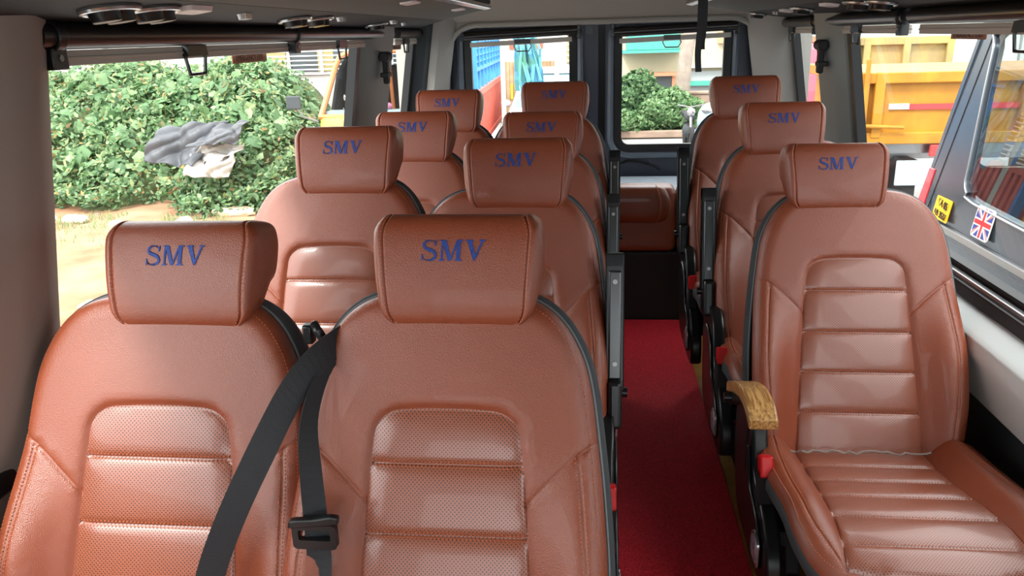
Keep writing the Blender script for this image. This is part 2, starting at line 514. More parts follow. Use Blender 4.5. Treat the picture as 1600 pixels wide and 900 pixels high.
def h_back(P):
    x = np.abs(P[:, 0]); s = P[:, 1]
    e = seg_dist(P, OUT, True)
    iw = np.clip(ins_hw(s), 0, 1)
    k = smooth01((-0.17 - s) / 0.26) * (1 - 0.35 * smooth01((-0.52 - s) / 0.16))
    b = np.clip((x - iw) / (0.225 - iw), 0, 1.6)
    bol = 0.046 * k * np.where(b < 1, smooth01(b), 1 - 0.5 * np.clip(b - 1, 0, 1) ** 2)
    crown = 0.010 * (1 - (x / 0.27) ** 2) * smooth01((s + 0.3) / 0.25)
    r = 0.034
    ee = np.clip(e, 0, r) / r
    rim = -0.034 * (1 - np.sqrt(np.clip(1 - (1 - ee) ** 2, 0, 1)))
    d = bol + crown + rim
    for q in SE: d = d - 0.0035 * np.exp(-(seg_dist(P, q) / 0.0032) ** 2)
    di = seg_dist(P, INS, True); ins = inside(P, INS) & (di > 2e-4)
    d = d - 0.007 * np.exp(-(di / 0.006) ** 2) * (1 - ins)
    # padded insert
    puff = 0.004 * smooth01(di / 0.035) + 0.0040
    gro = np.zeros(len(P))
    for p_ in PLEATS: gro = np.maximum(gro, 0.55 * np.exp(-np.abs(s - p_) / 0.014) + 0.45 * np.exp(-(np.abs(s - p_) / 0.0030) ** 2))
    puff = puff - 0.0075 * gro
    d = np.where(ins, d * 0.35 + puff - 0.006 + 0.0025 * np.exp(-(di / 0.004) ** 2) * -1, d)
    return d

class Stitches:
    def __init__(s): s.mb = MB()
    def run(s, P3, N3, pitch=0.0064, ln=0.0047, r=0.0012, lift=0.0008):
        P = np.asarray(P3); d = np.r_[0, np.cumsum(np.linalg.norm(np.diff(P, axis=0), axis=1))]
        k = int(d[-1] / pitch)
        for i in range(k):
            t = (i + 0.5) * pitch
            c = np.array([np.interp(t, d, P[:, j]) for j in range(3)])
            a = np.array([np.interp(t + ln / 2, d, P[:, j]) for j in range(3)]); b = 2 * c - a
            n_ = np.array([np.interp(t, d, N3[:, j]) for j in range(3)]) if N3.ndim == 2 else N3
            n_ = n_ / (np.linalg.norm(n_) + 1e-9); tt = (a - b) / (np.linalg.norm(a - b) + 1e-9); w = np.cross(n_, tt)
            c = c + n_ * lift
            s.mb.add([b, c + w * r, c + n_ * r, c - w * r, c - n_ * r, a], [(0, 1, 2), (0, 2, 3), (0, 3, 4), (0, 4, 1), (5, 2, 1), (5, 3, 2), (5, 4, 3), (5, 1, 4)])

def surf_run(st, poly, hf, mp, nrm, off, **k):
    P = offset_pts(resample(poly, 0.005), off)
    P = P[inside(P, k.pop('clip'))] if 'clip' in k else P
    if len(P) < 4: return
    st.run(mp(P, hf(P)), nrm, **k)

def build_seat_body():
    t = thing('bus_seat', '', 'seat')
    pleat_lines = [resample(np.array([(-ins_hw(p_) + .001, p_), (ins_hw(p_) - .001, p_)]), 0.008) for p_ in PLEATS]
    V, F, c = cdt(OUT, [INS], SE + pleat_lines, 0.013)
    V3 = bmapv(V, h_back(V))
    ins = inside(c, INS)
    v, f = sub_mesh(V3, F[~ins]); back = link('backrest', v, f, M['leather'], t, True)
    v, f = sub_mesh(V3, F[ins]); link('perforated_insert', v, f, M['perf_back'], back, True)
    # charcoal side band and rear shell
    n = len(OUT); mb = MB(); prev = None; rings_ = []
    for off, dd in ((0.0, -0.033), (0.008, -0.037), (0.013, -0.052), (0.010, -0.078), (-0.004, -0.098), (-0.03, -0.11), (-0.09, -0.112)):
        Q = inset(OUT, -off); rings_.append(bmapv(Q, np.full(n, dd)))
    vv = np.vstack(rings_); ff = []
    for i in range(len(rings_) - 1):
        for k in range(n): ff.append((i * n + k, i * n + (k + 1) % n, (i + 1) * n + (k + 1) % n, (i + 1) * n + k))
    ff.append(tuple((len(rings_) - 1) * n + k for k in reversed(range(n))))
    mb.add(vv, ff); mb.build('rear_shell', M['charcoal'], t, smooth=True, angle=60)
    mb = MB(); mb.tube([tuple(p) for p in bmapv(inset(OUT, -0.002), np.full(n, -0.0335))], 0.0028, 6, closed=True)
    mb.build('piping', M['piping'], back, smooth=True)
    st = Stitches()
    for q in SE[1::2]:
        for o_ in (0.0042, -0.0042): surf_run(st, q, h_back, bmapv, nL, o_)
    for q in SE[0::2]:
        surf_run(st, q, h_back, bmapv, nL, 0.0045 if q[0][0] > 0 else -0.0045, r=0.0005)
    for q in pleat_lines:
        for o_ in (0.004, -0.004): surf_run(st, q, h_back, bmapv, nL, o_, lift=0.001)
    Oc = np.vstack([OUT, OUT[:1]]); Oin = inset(OUT, 0.012); Oin = np.vstack([Oin, Oin[:1]])
    hh = h_back(Oin); PP = bmapv(Oin, hh)
    st.run(PP, nL, r=0.0008, lift=0.0012)
    st.mb.build('seam_stitching', M['stitch'], back, fixn=False)
    # ---- headrest
    prof = catmull([(0.013, 0.968), (0.002, 0.985), (-0.005, 1.02), (-0.006, 1.06), (-0.003, 1.10), (0.004, 1.125), (0.020, 1.137), (0.055, 1.139), (0.088, 1.134), (0.107, 1.115), (0.113, 1.085), (0.110, 1.056), (0.101, 1.044), (0.086, 1.034), (0.066, 1.006), (0.045, 0.976), (0.028, 0.963)], 0.006, True)
    ta = R(17); q_ = (prof - [0.01, 0.966]) * [1.0, 1.04]; prof = np.stack([q_[:, 0] * math.cos(ta) + q_[:, 1] * math.sin(ta), -q_[:, 0] * math.sin(ta) + q_[:, 1] * math.cos(ta)], 1) + [0.01, 0.966]
    ztop = prof[:, 1].max(); cen = prof.mean(0)
    us = np.array([-1, -0.985, -0.96, -0.93, -0.90, -0.885, -0.872, -0.86, -0.848, -0.83, -0.78, -0.6, -0.4, -0.2, 0])
    us = np.r_[us, -us[::-1][1:]]
    def hw(z):
        q = (z - 0.955) / (ztop - 0.955)
        return 0.117 + 0.015 * q - 0.026 * np.clip(1 - q / 0.22, 0, 1) ** 2 - 0.012 * np.clip((q - 0.84) / 0.16, 0, 1) ** 2
    def station(u):
        a = abs(u)
        sh = 1 - 0.20 * max(0, (a - 0.92) / 0.08) ** 2.0 - 0.045 * math.exp(-((a - 0.872) / 0.012) ** 2)
        P = cen + (prof - cen) * sh
        return np.stack([u * hw(P[:, 1]), P[:, 0], P[:, 1]], 1)
    rings_ = [station(u) for u in us]; n = len(prof)
    vv = np.vstack(rings_); ff = []
    for i in range(len(us) - 1):
        for k in range(n): ff.append((i * n + k, (i + 1) * n + k, (i + 1) * n + (k + 1) % n, i * n + (k + 1) % n))
    vv = list(vv)
    for side, base in ((-1, 0), (1, (len(us) - 1) * n)):
        rg = rings_[0 if side < 0 else -1]
        c0 = rg.mean(0); inner = c0 + (rg - c0) * 0.6 + np.array([side * 0.006, 0, 0])
        b = len(vv); vv += list(inner); vv.append(c0 + np.array([side * 0.009, 0, 0]))
        for k in range(n):
            q = (base + k, base + (k + 1) % n, b + (k + 1) % n, b + k)
            ff.append(q if side < 0 else q[::-1]); ff.append((b + k, b + (k + 1) % n, b + n) if side < 0 else (b + (k + 1) % n, b + k, b + n))
    mb = MB(); mb.add(vv, ff)
    hr = mb.build('headrest', M['leather'], t, smooth=True, angle=70)
    for sg in (1, -1):
        st = Stitches()
        for a in ((0.848, 0.896)):
            P = station(sg * a); P = np.vstack([P, P[:1]]); c3 = np.array([0, cen[0], cen[1]])
            N = P - c3; N[:, 0] = 0
            st.run(P[: n + 1], N, r=0.0008, lift=0.0003)
        st.mb.build('seam_stitching', M['stitch'], hr, fixn=False)
    # headrest stays
    for sg in (1, -1):
        mb = MB(); mb.tube([(sg * 0.05, 0.062, 1.03), (sg * 0.05, 0.045, 0.96)], 0.006, 8); mb.build('headrest_post', M['steel'], hr, smooth=True)
    # embroidered letters, laid on the front face
    fr = prof[:8 + int(len(prof) * 0.42)]; fr = fr[(fr[:, 0] - 0.01) < 0.31 * (fr[:, 1] - 0.966) + 0.006]; fr = fr[np.argsort(fr[:, 1])]
    yf = lambda z: np.interp(z, fr[:, 1], fr[:, 0])
    mb = MB(); H_ = 0.031; xo = -0.053
    for ch, adv in (('S', 0.80), ('M', 1.12), ('V', 0.9)):
        for poly in glyph(ch):
            P = np.array(poly)
            Q = resample(P, 0.12, True)
            mb.prism([(xo + p[0] * H_ * 1.1 + p[1] * 0.0018, 1.070 + p[1] * H_) for p in Q], lambda x, z: (x, yf(z) + 0.001, z), lambda x, z: (x, yf(z) - 0.0013, z))
        xo += adv * H_ * 1.1 + 0.0015
    mb.build('embroidered_letters', M['blue_thread'], hr)
    # ---- cushion
    half = [(0.0, -0.02), (0.20, -0.02), (0.245, 0.0), (0.262, 0.06), (0.264, 0.2), (0.262, 0.35), (0.258, 0.45), (0.235, 0.525), (0.185, 0.565), (0.1, 0.582), (0.0, 0.585)]
    q = catmull(half, 0.008); CO = np.vstack([q, (q * [-1, 1])[::-1][1:-1]])
    if area(CO) < 0: CO = CO[::-1]
    CO = resample(CO, 0.010, True)
    CI = np.array([(-0.155, -0.005), (0.155, -0.005), (0.158, 0.2), (0.168, 0.4), (0.178, 0.548), (0.1, 0.565), (0, 0.568), (-0.1, 0.565), (-0.178, 0.548), (-0.168, 0.4), (-0.158, 0.2)])
    CI = resample(CI, 0.008, True)
    if area(CI) < 0: CI = CI[::-1]
    CP = (0.075, 0.17, 0.27, 0.38, 0.49)
    def h_cush(P):
        x = np.abs(P[:, 0]); tt = P[:, 1]
        e = seg_dist(P, CO, True)
        base = 0.345 + 0.055 * smooth01(tt / 0.45) - 0.045 * np.clip((tt - 0.47) / 0.115, 0, 1) ** 2
        k = smooth01((0.56 - tt) / 0.2) * (1.25 - 0.25 * smooth01(tt / 0.3))
        b = np.clip((x - 0.15) / 0.065, 0, 1)
        bol = 0.042 * k * smooth01(b)
        ee = np.clip(e, 0, 0.035) / 0.035
        d = base + bol - 0.035 * (1 - np.sqrt(np.clip(1 - (1 - ee) ** 2, 0, 1)))
        di = seg_dist(P, CI, True); ins = inside(P, CI) & (di > 2e-4)
        d = d - 0.006 * np.exp(-(di / 0.006) ** 2)
        g = np.zeros(len(P))
        for p_ in CP: g = np.maximum(g, np.exp(-np.abs(tt - p_) / 0.012))
        d = np.where(ins, d + 0.004 - 0.010 * g, d)
        for q_ in CS: d = d - 0.003 * np.exp(-(seg_dist(P, q_) / 0.003) ** 2)
        return d
    CS = [catmull([(sg * 0.215, -0.01), (sg * 0.226, 0.15), (sg * 0.232, 0.33), (sg * 0.222, 0.45), (sg * 0.182, 0.548)], 0.008) for sg in (1, -1)]
    cmap = lambda P, h: np.stack([P[:, 0], -0.235 - P[:, 1], h], 1)
    cpl = [resample(np.array([(-0.152, p_), (0.152, p_)]), 0.008) for p_ in CP]
    V, F, c = cdt(CO, [CI], CS + cpl, 0.014)
    V3 = cmap(V, h_cush(V)); F = F[:, ::-1]
    ins = inside(c, CI)
    v, f = sub_mesh(V3, F[~ins]); cu = link('seat_cushion', v, f, M['leather'], t, True)
    v, f = sub_mesh(V3, F[ins]); link('perforated_insert', v, f, M['perf_seat'], cu, True)
    st = Stitches()
    for q_ in CS:
        for o_ in (0.004, -0.004): surf_run(st, q_, h_cush, cmap, np.array([0, 0, 1.0]), o_)
    for q_ in cpl:
        for o_ in (0.004, -0.004): surf_run(st, q_, h_cush, cmap, np.array([0, 0, 1.0]), o_)
    Oin = inset(CO, 0.012); Oin = np.vstack([Oin, Oin[:1]]); st.run(cmap(Oin, h_cush(Oin)), np.array([0, 0, 1.0]), lift=0.0012)
    st.mb.build('seam_stitching', M['stitch'], cu, fixn=False)
    n = len(CO); he = h_cush(CO); rings_ = []
    for off, dz in ((0.0, 0.0), (0.003, -0.004), (0.003, -0.03), (-0.022, -0.07), (-0.045, -0.13), (-0.08, -0.135)):
        Q = inset(CO, -off); rings_.append(cmap(Q, he + dz))
    vv = np.vstack(rings_); ff = []
    for i in range(len(rings_) - 1):
        for k in range(n): ff.append((i * n + k, i * n + (k + 1) % n, (i + 1) * n + (k + 1) % n, (i + 1) * n + k))
    ff.append(tuple((len(rings_) - 1) * n + k for k in range(n)))
    mb = MB(); mb.add(vv, ff); mb.build('cushion_skirt', M['charcoal'], t, smooth=True, angle=60)
    # pedestal
    mb = MB()
    mb.box(-0.19, 0.19, -0.74, -0.20, 0.175, 0.235)
    mb.box(-0.17, 0.17, -0.24, -0.12, 0.20, 0.34)
    mb.build('seat_frame', M['matte_black'], t, bevel=0.01)
    for sg in (1, -1):
        mb = MB()
        P = [(-0.70, 0.0), (-0.62, 0.0), (-0.56, -0.14), (-0.36, -0.14), (-0.30, 0.0), (-0.20, 0.0), (-0.20, -0.18), (-0.70, -0.18)]
        mb.prism(P, lambda y, z: (sg * 0.15, y, z), lambda y, z: (sg * 0.185, y, z))
        mb.build('leg', M['matte_black'], t, bevel=0.004, loc=(0, 0, 0.18))
    return t

def add_side_kit(t, a, raised=True):
    """aisle side furniture: a = +1 aisle on the seat's +x side, -1 on its -x side"""
    X = lambda x: a * x
    def bx(mb, x0, x1, *r_, **k): mb.box(min(X(x0), X(x1)), max(X(x0), X(x1)), *r_, **k); return mb
    # recliner cover
    P = [(-0.05, 0.36), (-0.07, 0.47), (-0.13, 0.50), (-0.26, 0.47), (-0.31, 0.40), (-0.345, 0.33), (-0.47, 0.29), (-0.545, 0.22), (-0.56, 0.15), (-0.53, 0.11), (-0.30, 0.10), (-0.14, 0.13), (-0.07, 0.24)]
    P = resample(catmull(P, 0.02, True), 0.02, True)
    mb = MB(); mb.prism(P, lambda y, z: (X(0.240), y, z), lambda y, z: (X(0.278), y, z))
    sc = mb.build('side_cover', M['plastic'], t, smooth=True, bevel=0.008, seg=3)
    Q = [(p[0] * 0.72 - 0.09, p[1] * 0.72 + 0.06) for p in P]
    mb = MB(); mb.prism(Q, lambda y, z: (X(0.278), y, z), lambda y, z: (X(0.286), y, z)); mb.build('inner_cover', M['plastic'], sc, smooth=True, bevel=0.004)
    mb = MB(); mb.prism(rrect(-0.50, -0.42, 0.155, 0.235, [0.01, 0.02, 0.035, 0.02]), lambda y, z: (X(0.284), y, z), lambda y, z: (X(0.289), y, z))
    bd = mb.build('badge', M['chrome'], sc)
    mb = MB(); mb.prism(rrect(-0.490, -0.43, 0.163, 0.227, [0.008, 0.016, 0.03, 0.016]), lambda y, z: (X(0.288), y, z), lambda y, z: (X(0.2905), y, z))
    mb.build('badge_inlay', M['badge'], bd)
    mb = MB(); mb.box(min(X(.250), X(.280)), max(X(.250), X(.280)), -0.43, -0.39, 0.37, 0.425, rot=Matrix.Rotation(R(-20), 3, 'X'))
    mb.build('red_buckle', M['red_plastic'], t, bevel=0.005)['label'] = 'red belt buckle at the seat side'
    mb = MB(); bx(mb, 0.245, 0.28, -0.435, -0.385, 0.22, 0.39); mb.build('buckle_stalk', M['matte_black'], t, bevel=0.005)
    mb = MB(); bx(mb, 0.18, 0.27, -0.46, -0.22, 0.20, 0.24); mb.build('cover_bracket', M['matte_black'], t)
    if raised:
        rot = Matrix.Rotation(R(-13), 3, 'X'); c = (0, -0.13, 0.50)
        mb = MB()
        bx(mb, 0.256, 0.302, -0.150, -0.142, 0.53, 0.875, rot=rot, c=c)
        bx(mb, 0.256, 0.262, -0.150, -0.105, 0.53, 0.875, rot=rot, c=c)
        bx(mb, 0.296, 0.302, -0.150, -0.105, 0.53, 0.875, rot=rot, c=c)
        bx(mb, 0.256, 0.302, -0.150, -0.105, 0.84, 0.875, rot=rot, c=c)
        bx(mb, 0.260, 0.298, -0.12, -0.09, 0.53, 0.85, rot=rot, c=c)
        am = mb.build('armrest', M['plastic'], t, bevel=0.003); am['label'] = 'raised black armrest'
        mb = MB(); bx(mb, 0.263, 0.295, -0.158, -0.149, 0.56, 0.832, rot=rot, c=c)
        mb.build('armrest_pad', M['armpad'], am, bevel=0.006, seg=3)
        for zz in (0.60, 0.805):
            mb = MB(); p0 = rot @ (Vector((X(0.279), -0.156, zz)) - Vector(c)) + Vector(c); p1 = p0 + rot @ Vector((0, -0.006, 0))
            mb.tube([p0, p1], 0.006, 12); mb.build('screw', M['steel'], am, smooth=True)
        mb = MB(); bx(mb, 0.262, 0.297, -0.19, -0.09, 0.44, 0.56, rot=rot, c=c); mb.build('armrest_hinge', M['plastic'], t, bevel=0.01, seg=3)
        mb = MB(); mb.tube([(X(0.29), -0.12, 0.52), (X(0.312), -0.12, 0.52)], 0.013, 14); mb.build('pivot_bolt', M['plastic'], t, smooth=True)
    else:
        top = catmull([(-0.10, 0.492), (-0.20, 0.535), (-0.30, 0.565), (-0.39, 0.568), (-0.455, 0.548)], 0.015)
        bot = top - np.array([0.0, 0.034]); bot[-1] += [0.004, 0.004]
        poly = list(map(tuple, top)) + list(map(tuple, bot[::-1]))
        mb = MB(); mb.prism(poly, lambda y, z: (X(0.252), y, z), lambda y, z: (X(0.316), y, z))
        am = mb.build('armrest', M['wood'], t, bevel=0.006, seg=3); am['label'] = 'lowered armrest with honey wood veneer top'
        low = bot[:-3] - np.array([0.0, 0.04]) * np.linspace(1.1, 0.15, len(bot) - 3)[:, None]
        mb = MB(); mb.prism(list(map(tuple, bot[:-3])) + list(map(tuple, low[::-1])), lambda y, z: (X(0.262), y, z + .002), lambda y, z: (X(0.306), y, z + .002))
        mb.build('armrest_bracket', M['plastic'], am, bevel=0.003)
        mb = MB(); mb.tube([(X(0.30), -0.13, 0.455), (X(0.325), -0.13, 0.455)], 0.014, 14); mb.build('pivot_bolt', M['plastic'], am, smooth=True)
        mb = MB(); bx(mb, 0.245, 0.288, -0.29, -0.14, 0.30, 0.468); mb.build('armrest_post', M['plastic'], t, bevel=0.01, seg=3)

M['armpad'] = mat('dark_armrest_underside', srgb(44, 50, 52), rough=0.22, spec=0.7)
M['badge'] = mat('green_pink_badge', srgb(40, 110, 70), rough=0.3, col2=srgb(210, 190, 215), vscale=40)

body = build_seat_body()
DZ_LEG = []
def place(seat, x, y, dz, label, group, hdx=0.0, sx=1.0, pitch=9.0):
    seat.location = (x, y, dz); seat.scale = (sx, 1, 1)
    seat['label'] = label; seat['category'] = 'seat'; seat['group'] = group
    for ch in seat.children:
        nm = ch.name.split('.')[0]
        if nm == 'headrest': ch.location = (hdx, 0, -0.029); ch.scale = (1.07 / sx, 1.10, 1.03)
        f = min(1.0, (pitch - 0.135) / 0.585)      # cushion depth left by the seat in front
        if nm in ('seat_cushion', 'cushion_skirt', 'seat_frame', 'leg'):
            ch.scale = (1, f, 1); ch.location = (0, -0.235 * (1 - f), ch.location.z)
        if nm == 'leg': ch.scale = (1, f, (0.18 + dz - 0.0) / 0.18)

# ------------------------------------------------------------------ van shell (the setting)
def Xw(z): return 1.12 - (z - 0.7) * 0.165 if z > 0.7 else 1.12
YF, YR = -2.2, 4.62
fl = MB(); fl.box(-1.16, 1.16, YF, YR + 0.1, -0.05, 0.0); struct(fl.build('floor', M['floor']))

def smap(s, off): return lambda y, z: (s * (Xw(z) - off), y, z)
M['pillar_grey'] = mat('grey_green_pillar_trim', srgb(142, 148, 145), rough=0.6, bump=0.15, bscale=500)
WIN = {-1: [(1.385, 3.37), (3.84, 4.42), (-0.45, 1.13)], 1: [(1.00, 3.44), (3.84, 4.42), (-0.45, 0.75)]}
nwin = 0
for s, side in ((-1, 'left'), (1, 'right')):
    holes = [rrect(y0, y1, 0.80 if (s < 0 and y0 < 0) else 0.735, 1.50, 0.05) for (y0, y1) in WIN[s]]
    outline = np.array([(YF, 0.60), (YR, 0.60), (YR, 1.78), (YF, 1.78)])
    w = holed_panel(outline, holes, smap(s, 0.0), smap(s, -0.02), 'wall_' + side, M['pillar_grey']); struct(w)
    lo = MB(); lo.box(min(s * 1.09, s * 1.18), max(s * 1.09, s * 1.18), YF, YR, -0.02, 0.62); o = lo.build('wall_%s_lower' % side, M['low_panel']); struct(o)
    for (y0, y1) in WIN[s]:
        nwin += 1
        ring = holed_panel(rrect(y0 - 0.035, y1 + 0.035, (0.765 if (s < 0 and y0 < 0) else 0.70), 1.535, 0.07), [rrect(y0 + 0.012, y1 - 0.012, (0.815 if (s < 0 and y0 < 0) else 0.75), 1.49, 0.04)], smap(s, 0.014), smap(s, -0.022), 'window_%d' % nwin, M['rubber']); struct(ring)
        g = MB(); g.add([(s * (Xw(z) + 0.012), y, z) for (y, z) in ((y0, 0.735), (y1, 0.735), (y1, 1.5), (y0, 1.5))], [(0, 1, 2, 3)])
        g.build('window_pane', M['glass'], ring, fixn=False)
    # ledge under the windows, bright trim line above it
    P = [(1.112, 0.690), (1.085, 0.684), (1.012, 0.652), (0.998, 0.640), (0.996, 0.600), (1.01, 0.575), (1.04, 0.46), (1.06, 0.44), (1.12, 0.44)]
    led = MB(); led.prism(P, lambda x, z: (s * x, 1.36 if s < 0 else YF, z), lambda x, z: (s * x, YR, z)); struct(led.build('trim_%d' % (1 if s < 0 else 2), M['ledge'], smooth=True, angle=50, bevel=0.004))
    t4 = MB(); t4.box(min(s * 1.066, s * 1.112), max(s * 1.066, s * 1.112), 1.15, 3.44, 0.676, 0.718); struct(t4.build('trim_%d' % (14 if s < 0 else 15), M['rubber'], bevel=0.006))
    t3 = MB(); t3.box(min(s * 1.078, s * 1.10), max(s * 1.078, s * 1.10), 1.15, 3.44, 0.716, 0.732); struct(t3.build('trim_%d' % (3 if s < 0 else 4), M['chrome'], bevel=0.003))

def pillar(s, pts, z0, z1, name, m, n=8, bev=0.012):
    """vertical trim following the wall lean; pts = (inset from wall, y)"""
    vs = []; fs = []; k = len(pts)
    for i in range(n + 1):
        z = z0 + (z1 - z0) * i / n
        vs += [(s * (Xw(z) - q), y, z) for q, y in pts]
    for i in range(n):
        for j in range(k): fs.append((i * k + j, i * k + (j + 1) % k, (i + 1) * k + (j + 1) % k, (i + 1) * k + j))
    fs.append(tuple(range(k))); fs.append(tuple(n * k + j for j in range(k)))
    mb = MB(); mb.add(vs, fs); return struct(mb.build(name, m, smooth=True, angle=28))

pillar(-1, [(0.0, 1.14), (0.03, 1.15), (0.062, 1.23), (0.072, 1.275), (0.066, 1.305), (0.034, 1.375), (0.016, 1.40), (0.0, 1.405)], 0.69, 1.6, 'trim_5', M['trim_dark'])
pillar(-1, [(0.0, -2.18), (0.036, -2.18), (0.045, 1.25), (0.036, 1.35), (0.0, 1.39)], 0.1, 0.70, 'trim_13', M['trim_dark'])
pillar(-1, [(0.0, 3.41), (0.02, 3.43), (0.045, 3.50), (0.05, 3.62), (0.055, 3.68), (0.06, 3.78), (0.04, 3.80), (0.0, 3.81)], 0.69, 1.6, 'trim_6', M['pillar_grey'])
pillar(1, [(0.0, 3.48), (0.02, 3.49), (0.045, 3.54), (0.05, 3.62), (0.055, 3.66), (0.06, 3.78), (0.04, 3.80), (0.0, 3.81)], 0.69, 1.6, 'trim_7', M['pillar_grey'])
pillar(-1, [(0.0, 4.45), (0.03, 4.455), (0.07, 4.48), (0.09, 4.52), (0.10, 4.60), (0.0, 4.60)], 0.66, 1.6, 'trim_8', M['low_panel'])
for s, nm in ((-1, 'trim_9'), (1, 'trim_10')):
    pillar(s, [(0.0, 4.46 if s > 0 else 4.50), (0.03, 4.465 if s > 0 else 4.505), (0.09, 4.49 if s > 0 else 4.52), (0.13, 4.53), (0.16, 4.56), (0.20, 4.625), (0.0, 4.63)], 0.62, 1.62, nm, M['trim'])

# unseen cabin front, added to cut front light; windscreen opening sized for aisle light
struct(holed_panel(np.array([(-1.14, -0.02), (1.14, -0.02), (1.14, 1.8), (-1.14, 1.8)]), [rrect(-1.0, 1.0, 0.35, 1.46, 0.08)], lambda x, z: (x, -2.2, z), lambda x, z: (x, -2.26, z), 'wall_front_unseen', M['low_panel']))
mb = MB(); mb.add([(-1.0, -2.24, 0.35), (1.0, -2.24, 0.35), (1.0, -2.24, 1.46), (-1.0, -2.24, 1.46)], [(0, 1, 2, 3)]); struct(mb.build('window_7', M['glass'], fixn=False))
# ceiling with a sloping rear header
ce = MB()
prof = [(YF, 1.80), (3.9, 1.80), (4.25, 1.74), (4.50, 1.62), (4.63, 1.515), (4.63, 1.60), (4.55, 1.70), (4.3, 1.80), (3.9, 1.86), (YF, 1.86)]
ce.prism(prof, lambda y, z: (-1.12, y, z), lambda y, z: (1.12, y, z)); struct(ce.build('ceiling', M['headliner'], smooth=True, angle=40))
# rear wall trim and doors
arch = rrect(-0.845, 0.875, 0.0, 1.505, [0.01, 0.01, 0.17, 0.17])
struct(holed_panel(np.array([(-1.14, -0.02), (1.14, -0.02), (1.14, 1.8), (-1.14, 1.8)]), [arch], lambda x, z: (x, 4.63, z), lambda x, z: (x, 4.69, z), 'wall_rear', M['trim']))
mb = MB(); A3 = [(p[0], 4.625, p[1]) for p in arch if p[1] > 0.3]; 
mb.tube(A3, 0.016, 10); struct(mb.build('trim_11', M['trim'], smooth=True))
for i, (x0, x1, wx0, wx1) in enumerate(((-0.90, 0.000, -0.745, -0.135), (0.040, 0.93, 0.105, 0.715))):
    zt = 1.47; zb = 0.80
    hole = rrect(wx0, wx1, zb, zt, [0.07, 0.07, 0.05, 0.05])
    d = holed_panel(rrect(x0, x1, 0.02, 1.56, [0.01] * 4 if 0 else [0.02, 0.02, 0.06 if i == 0 else 0.16, 0.16 if i == 0 else 0.06]), [hole], lambda x, z: (x, 4.70, z), lambda x, z: (x, 4.76, z), 'door_%d' % (i + 1), M['door_metal']); struct(d)
    ring = holed_panel(inset(hole, -0.012), [inset(hole, 0.028)], lambda x, z: (x, 4.685, z), lambda x, z: (x, 4.72, z), 'window_seal', M['rubber'], d)
    mb = MB(); mb.tube([(p[0], 4.694, p[1]) for p in resample(inset(hole, -0.035), 0.03, True)], 0.020, 8, closed=True); mb.build('window_moulding', M['door_moulding'], d, smooth=True)
    mb = MB(); mb.add([(wx0, 4.725, zb), (wx1, 4.725, zb), (wx1, 4.725, zt), (wx0, 4.725, zt)], [(0, 1, 2, 3)]); mb.build('window_pane', M['glass'], d, fixn=False)
    # pressed stiffening rib above the window
    rb = catmull([(wx0 + 0.06, 1.452), (wx0 + 0.11, 1.485), (wx0 + 0.2, 1.497), (wx1 - 0.2, 1.497), (wx1 - 0.11, 1.485), (wx1 - 0.05, 1.452)], 0.02)
    mb = MB(); mb.tube([(p[0], 4.698, p[1]) for p in rb], 0.008, 8); mb.build('pressed_rib', M['door_metal'], d, smooth=True)
    mb = MB(); xx = x1 - 0.05 if i == 0 else x0 + 0.05
    mb.box(xx - 0.02, xx + 0.02, 4.68, 4.70, 1.44, 1.485); mb.tube([(xx, 4.69, 1.465), (xx, 4.665, 1.465)], 0.012, 10); mb.build('door_latch', M['plastic'], d, smooth=True)
mb = MB(); mb.box(-0.02, 0.06, 4.745, 4.79, 0.0, 1.55); struct(mb.build('trim_12', M['rubber']))
mb = MB(); mb.tube([tuple(p) for p in catmull([(0.10, 4.69, 0.70), (0.17, 4.685, 0.735), (0.25, 4.685, 0.725), (0.34, 4.685, 0.695), (0.36, 4.69, 0.68)], 0.03)], 0.006, 8)
tag(mb.build('release_cable', M['rubber'], smooth=True), 'thin black cable looping across the lower rear door', 'cable')

# parcel shelf and rear bench
mb = MB(); mb.box(-0.98, 0.98, 4.20, 4.62, 0.625, 0.655); tag(mb.build('parcel_shelf', M['shelf'], bevel=0.006), 'pale blue-grey shelf between rear bench and rear doors', 'shelf')
def pillow_block(x0, x1, y0, y1, z0, z1, r, m, name, parent, seg=5):
    mb = MB(); mb.box(x0, x1, y0, y1, z0, z1); return mb.build(name, m, parent, smooth=True, bevel=r, seg=seg, angle=80)
t = thing('rear_bench', 'tan leather rear bench across the end of the aisle', 'bench', (0, 4.0, 0))
mb = MB(); mb.box(-0.92, 0.96, 0.0, 0.48, 0.0, 0.37); mb.build('bench_base', M['matte_black'], t, bevel=0.01)
pillow_block(-0.92, 0.395, 0.0, 0.19, 0.365, 0.70, 0.04, M['leather'], 'backrest', t)
pillow_block(0.40, 0.96, 0.0, 0.19, 0.365, 0.70, 0.04, M['leather'], 'backrest', t)
# bolster headrest with an oval end
mb = MB(); vs = []; n = 28; pr = []
for k in range(n):
    a = 2 * math.pi * k / n; pr.append((0.062 * math.copysign(abs(math.cos(a)) ** 0.7, math.cos(a)), 0.092 * math.copysign(abs(math.sin(a)) ** 0.7, math.sin(a))))
st_ = [(-0.045, 0.85), (-0.035, 0.97), (-0.02, 1.0), (0.1, 1.0), (0.2, 1.0), (0.305, 1.0), (0.320, 0.985), (0.335, 0.95), (0.350, 0.86), (0.358, 0.7)]
for x, f in st_: vs += [(x + (0.0 if x < 0.3 else -0.02 * (p[1] / 0.09) ** 2), -0.055 + p[0] * f, 0.632 + p[1] * f) for p in pr]
fs = [(i * n + k, i * n + (k + 1) % n, (i + 1) * n + (k + 1) % n, (i + 1) * n + k) for i in range(len(st_) - 1) for k in range(n)]
fs += [tuple(range(n)), tuple((len(st_) - 1) * n + k for k in range(n))]
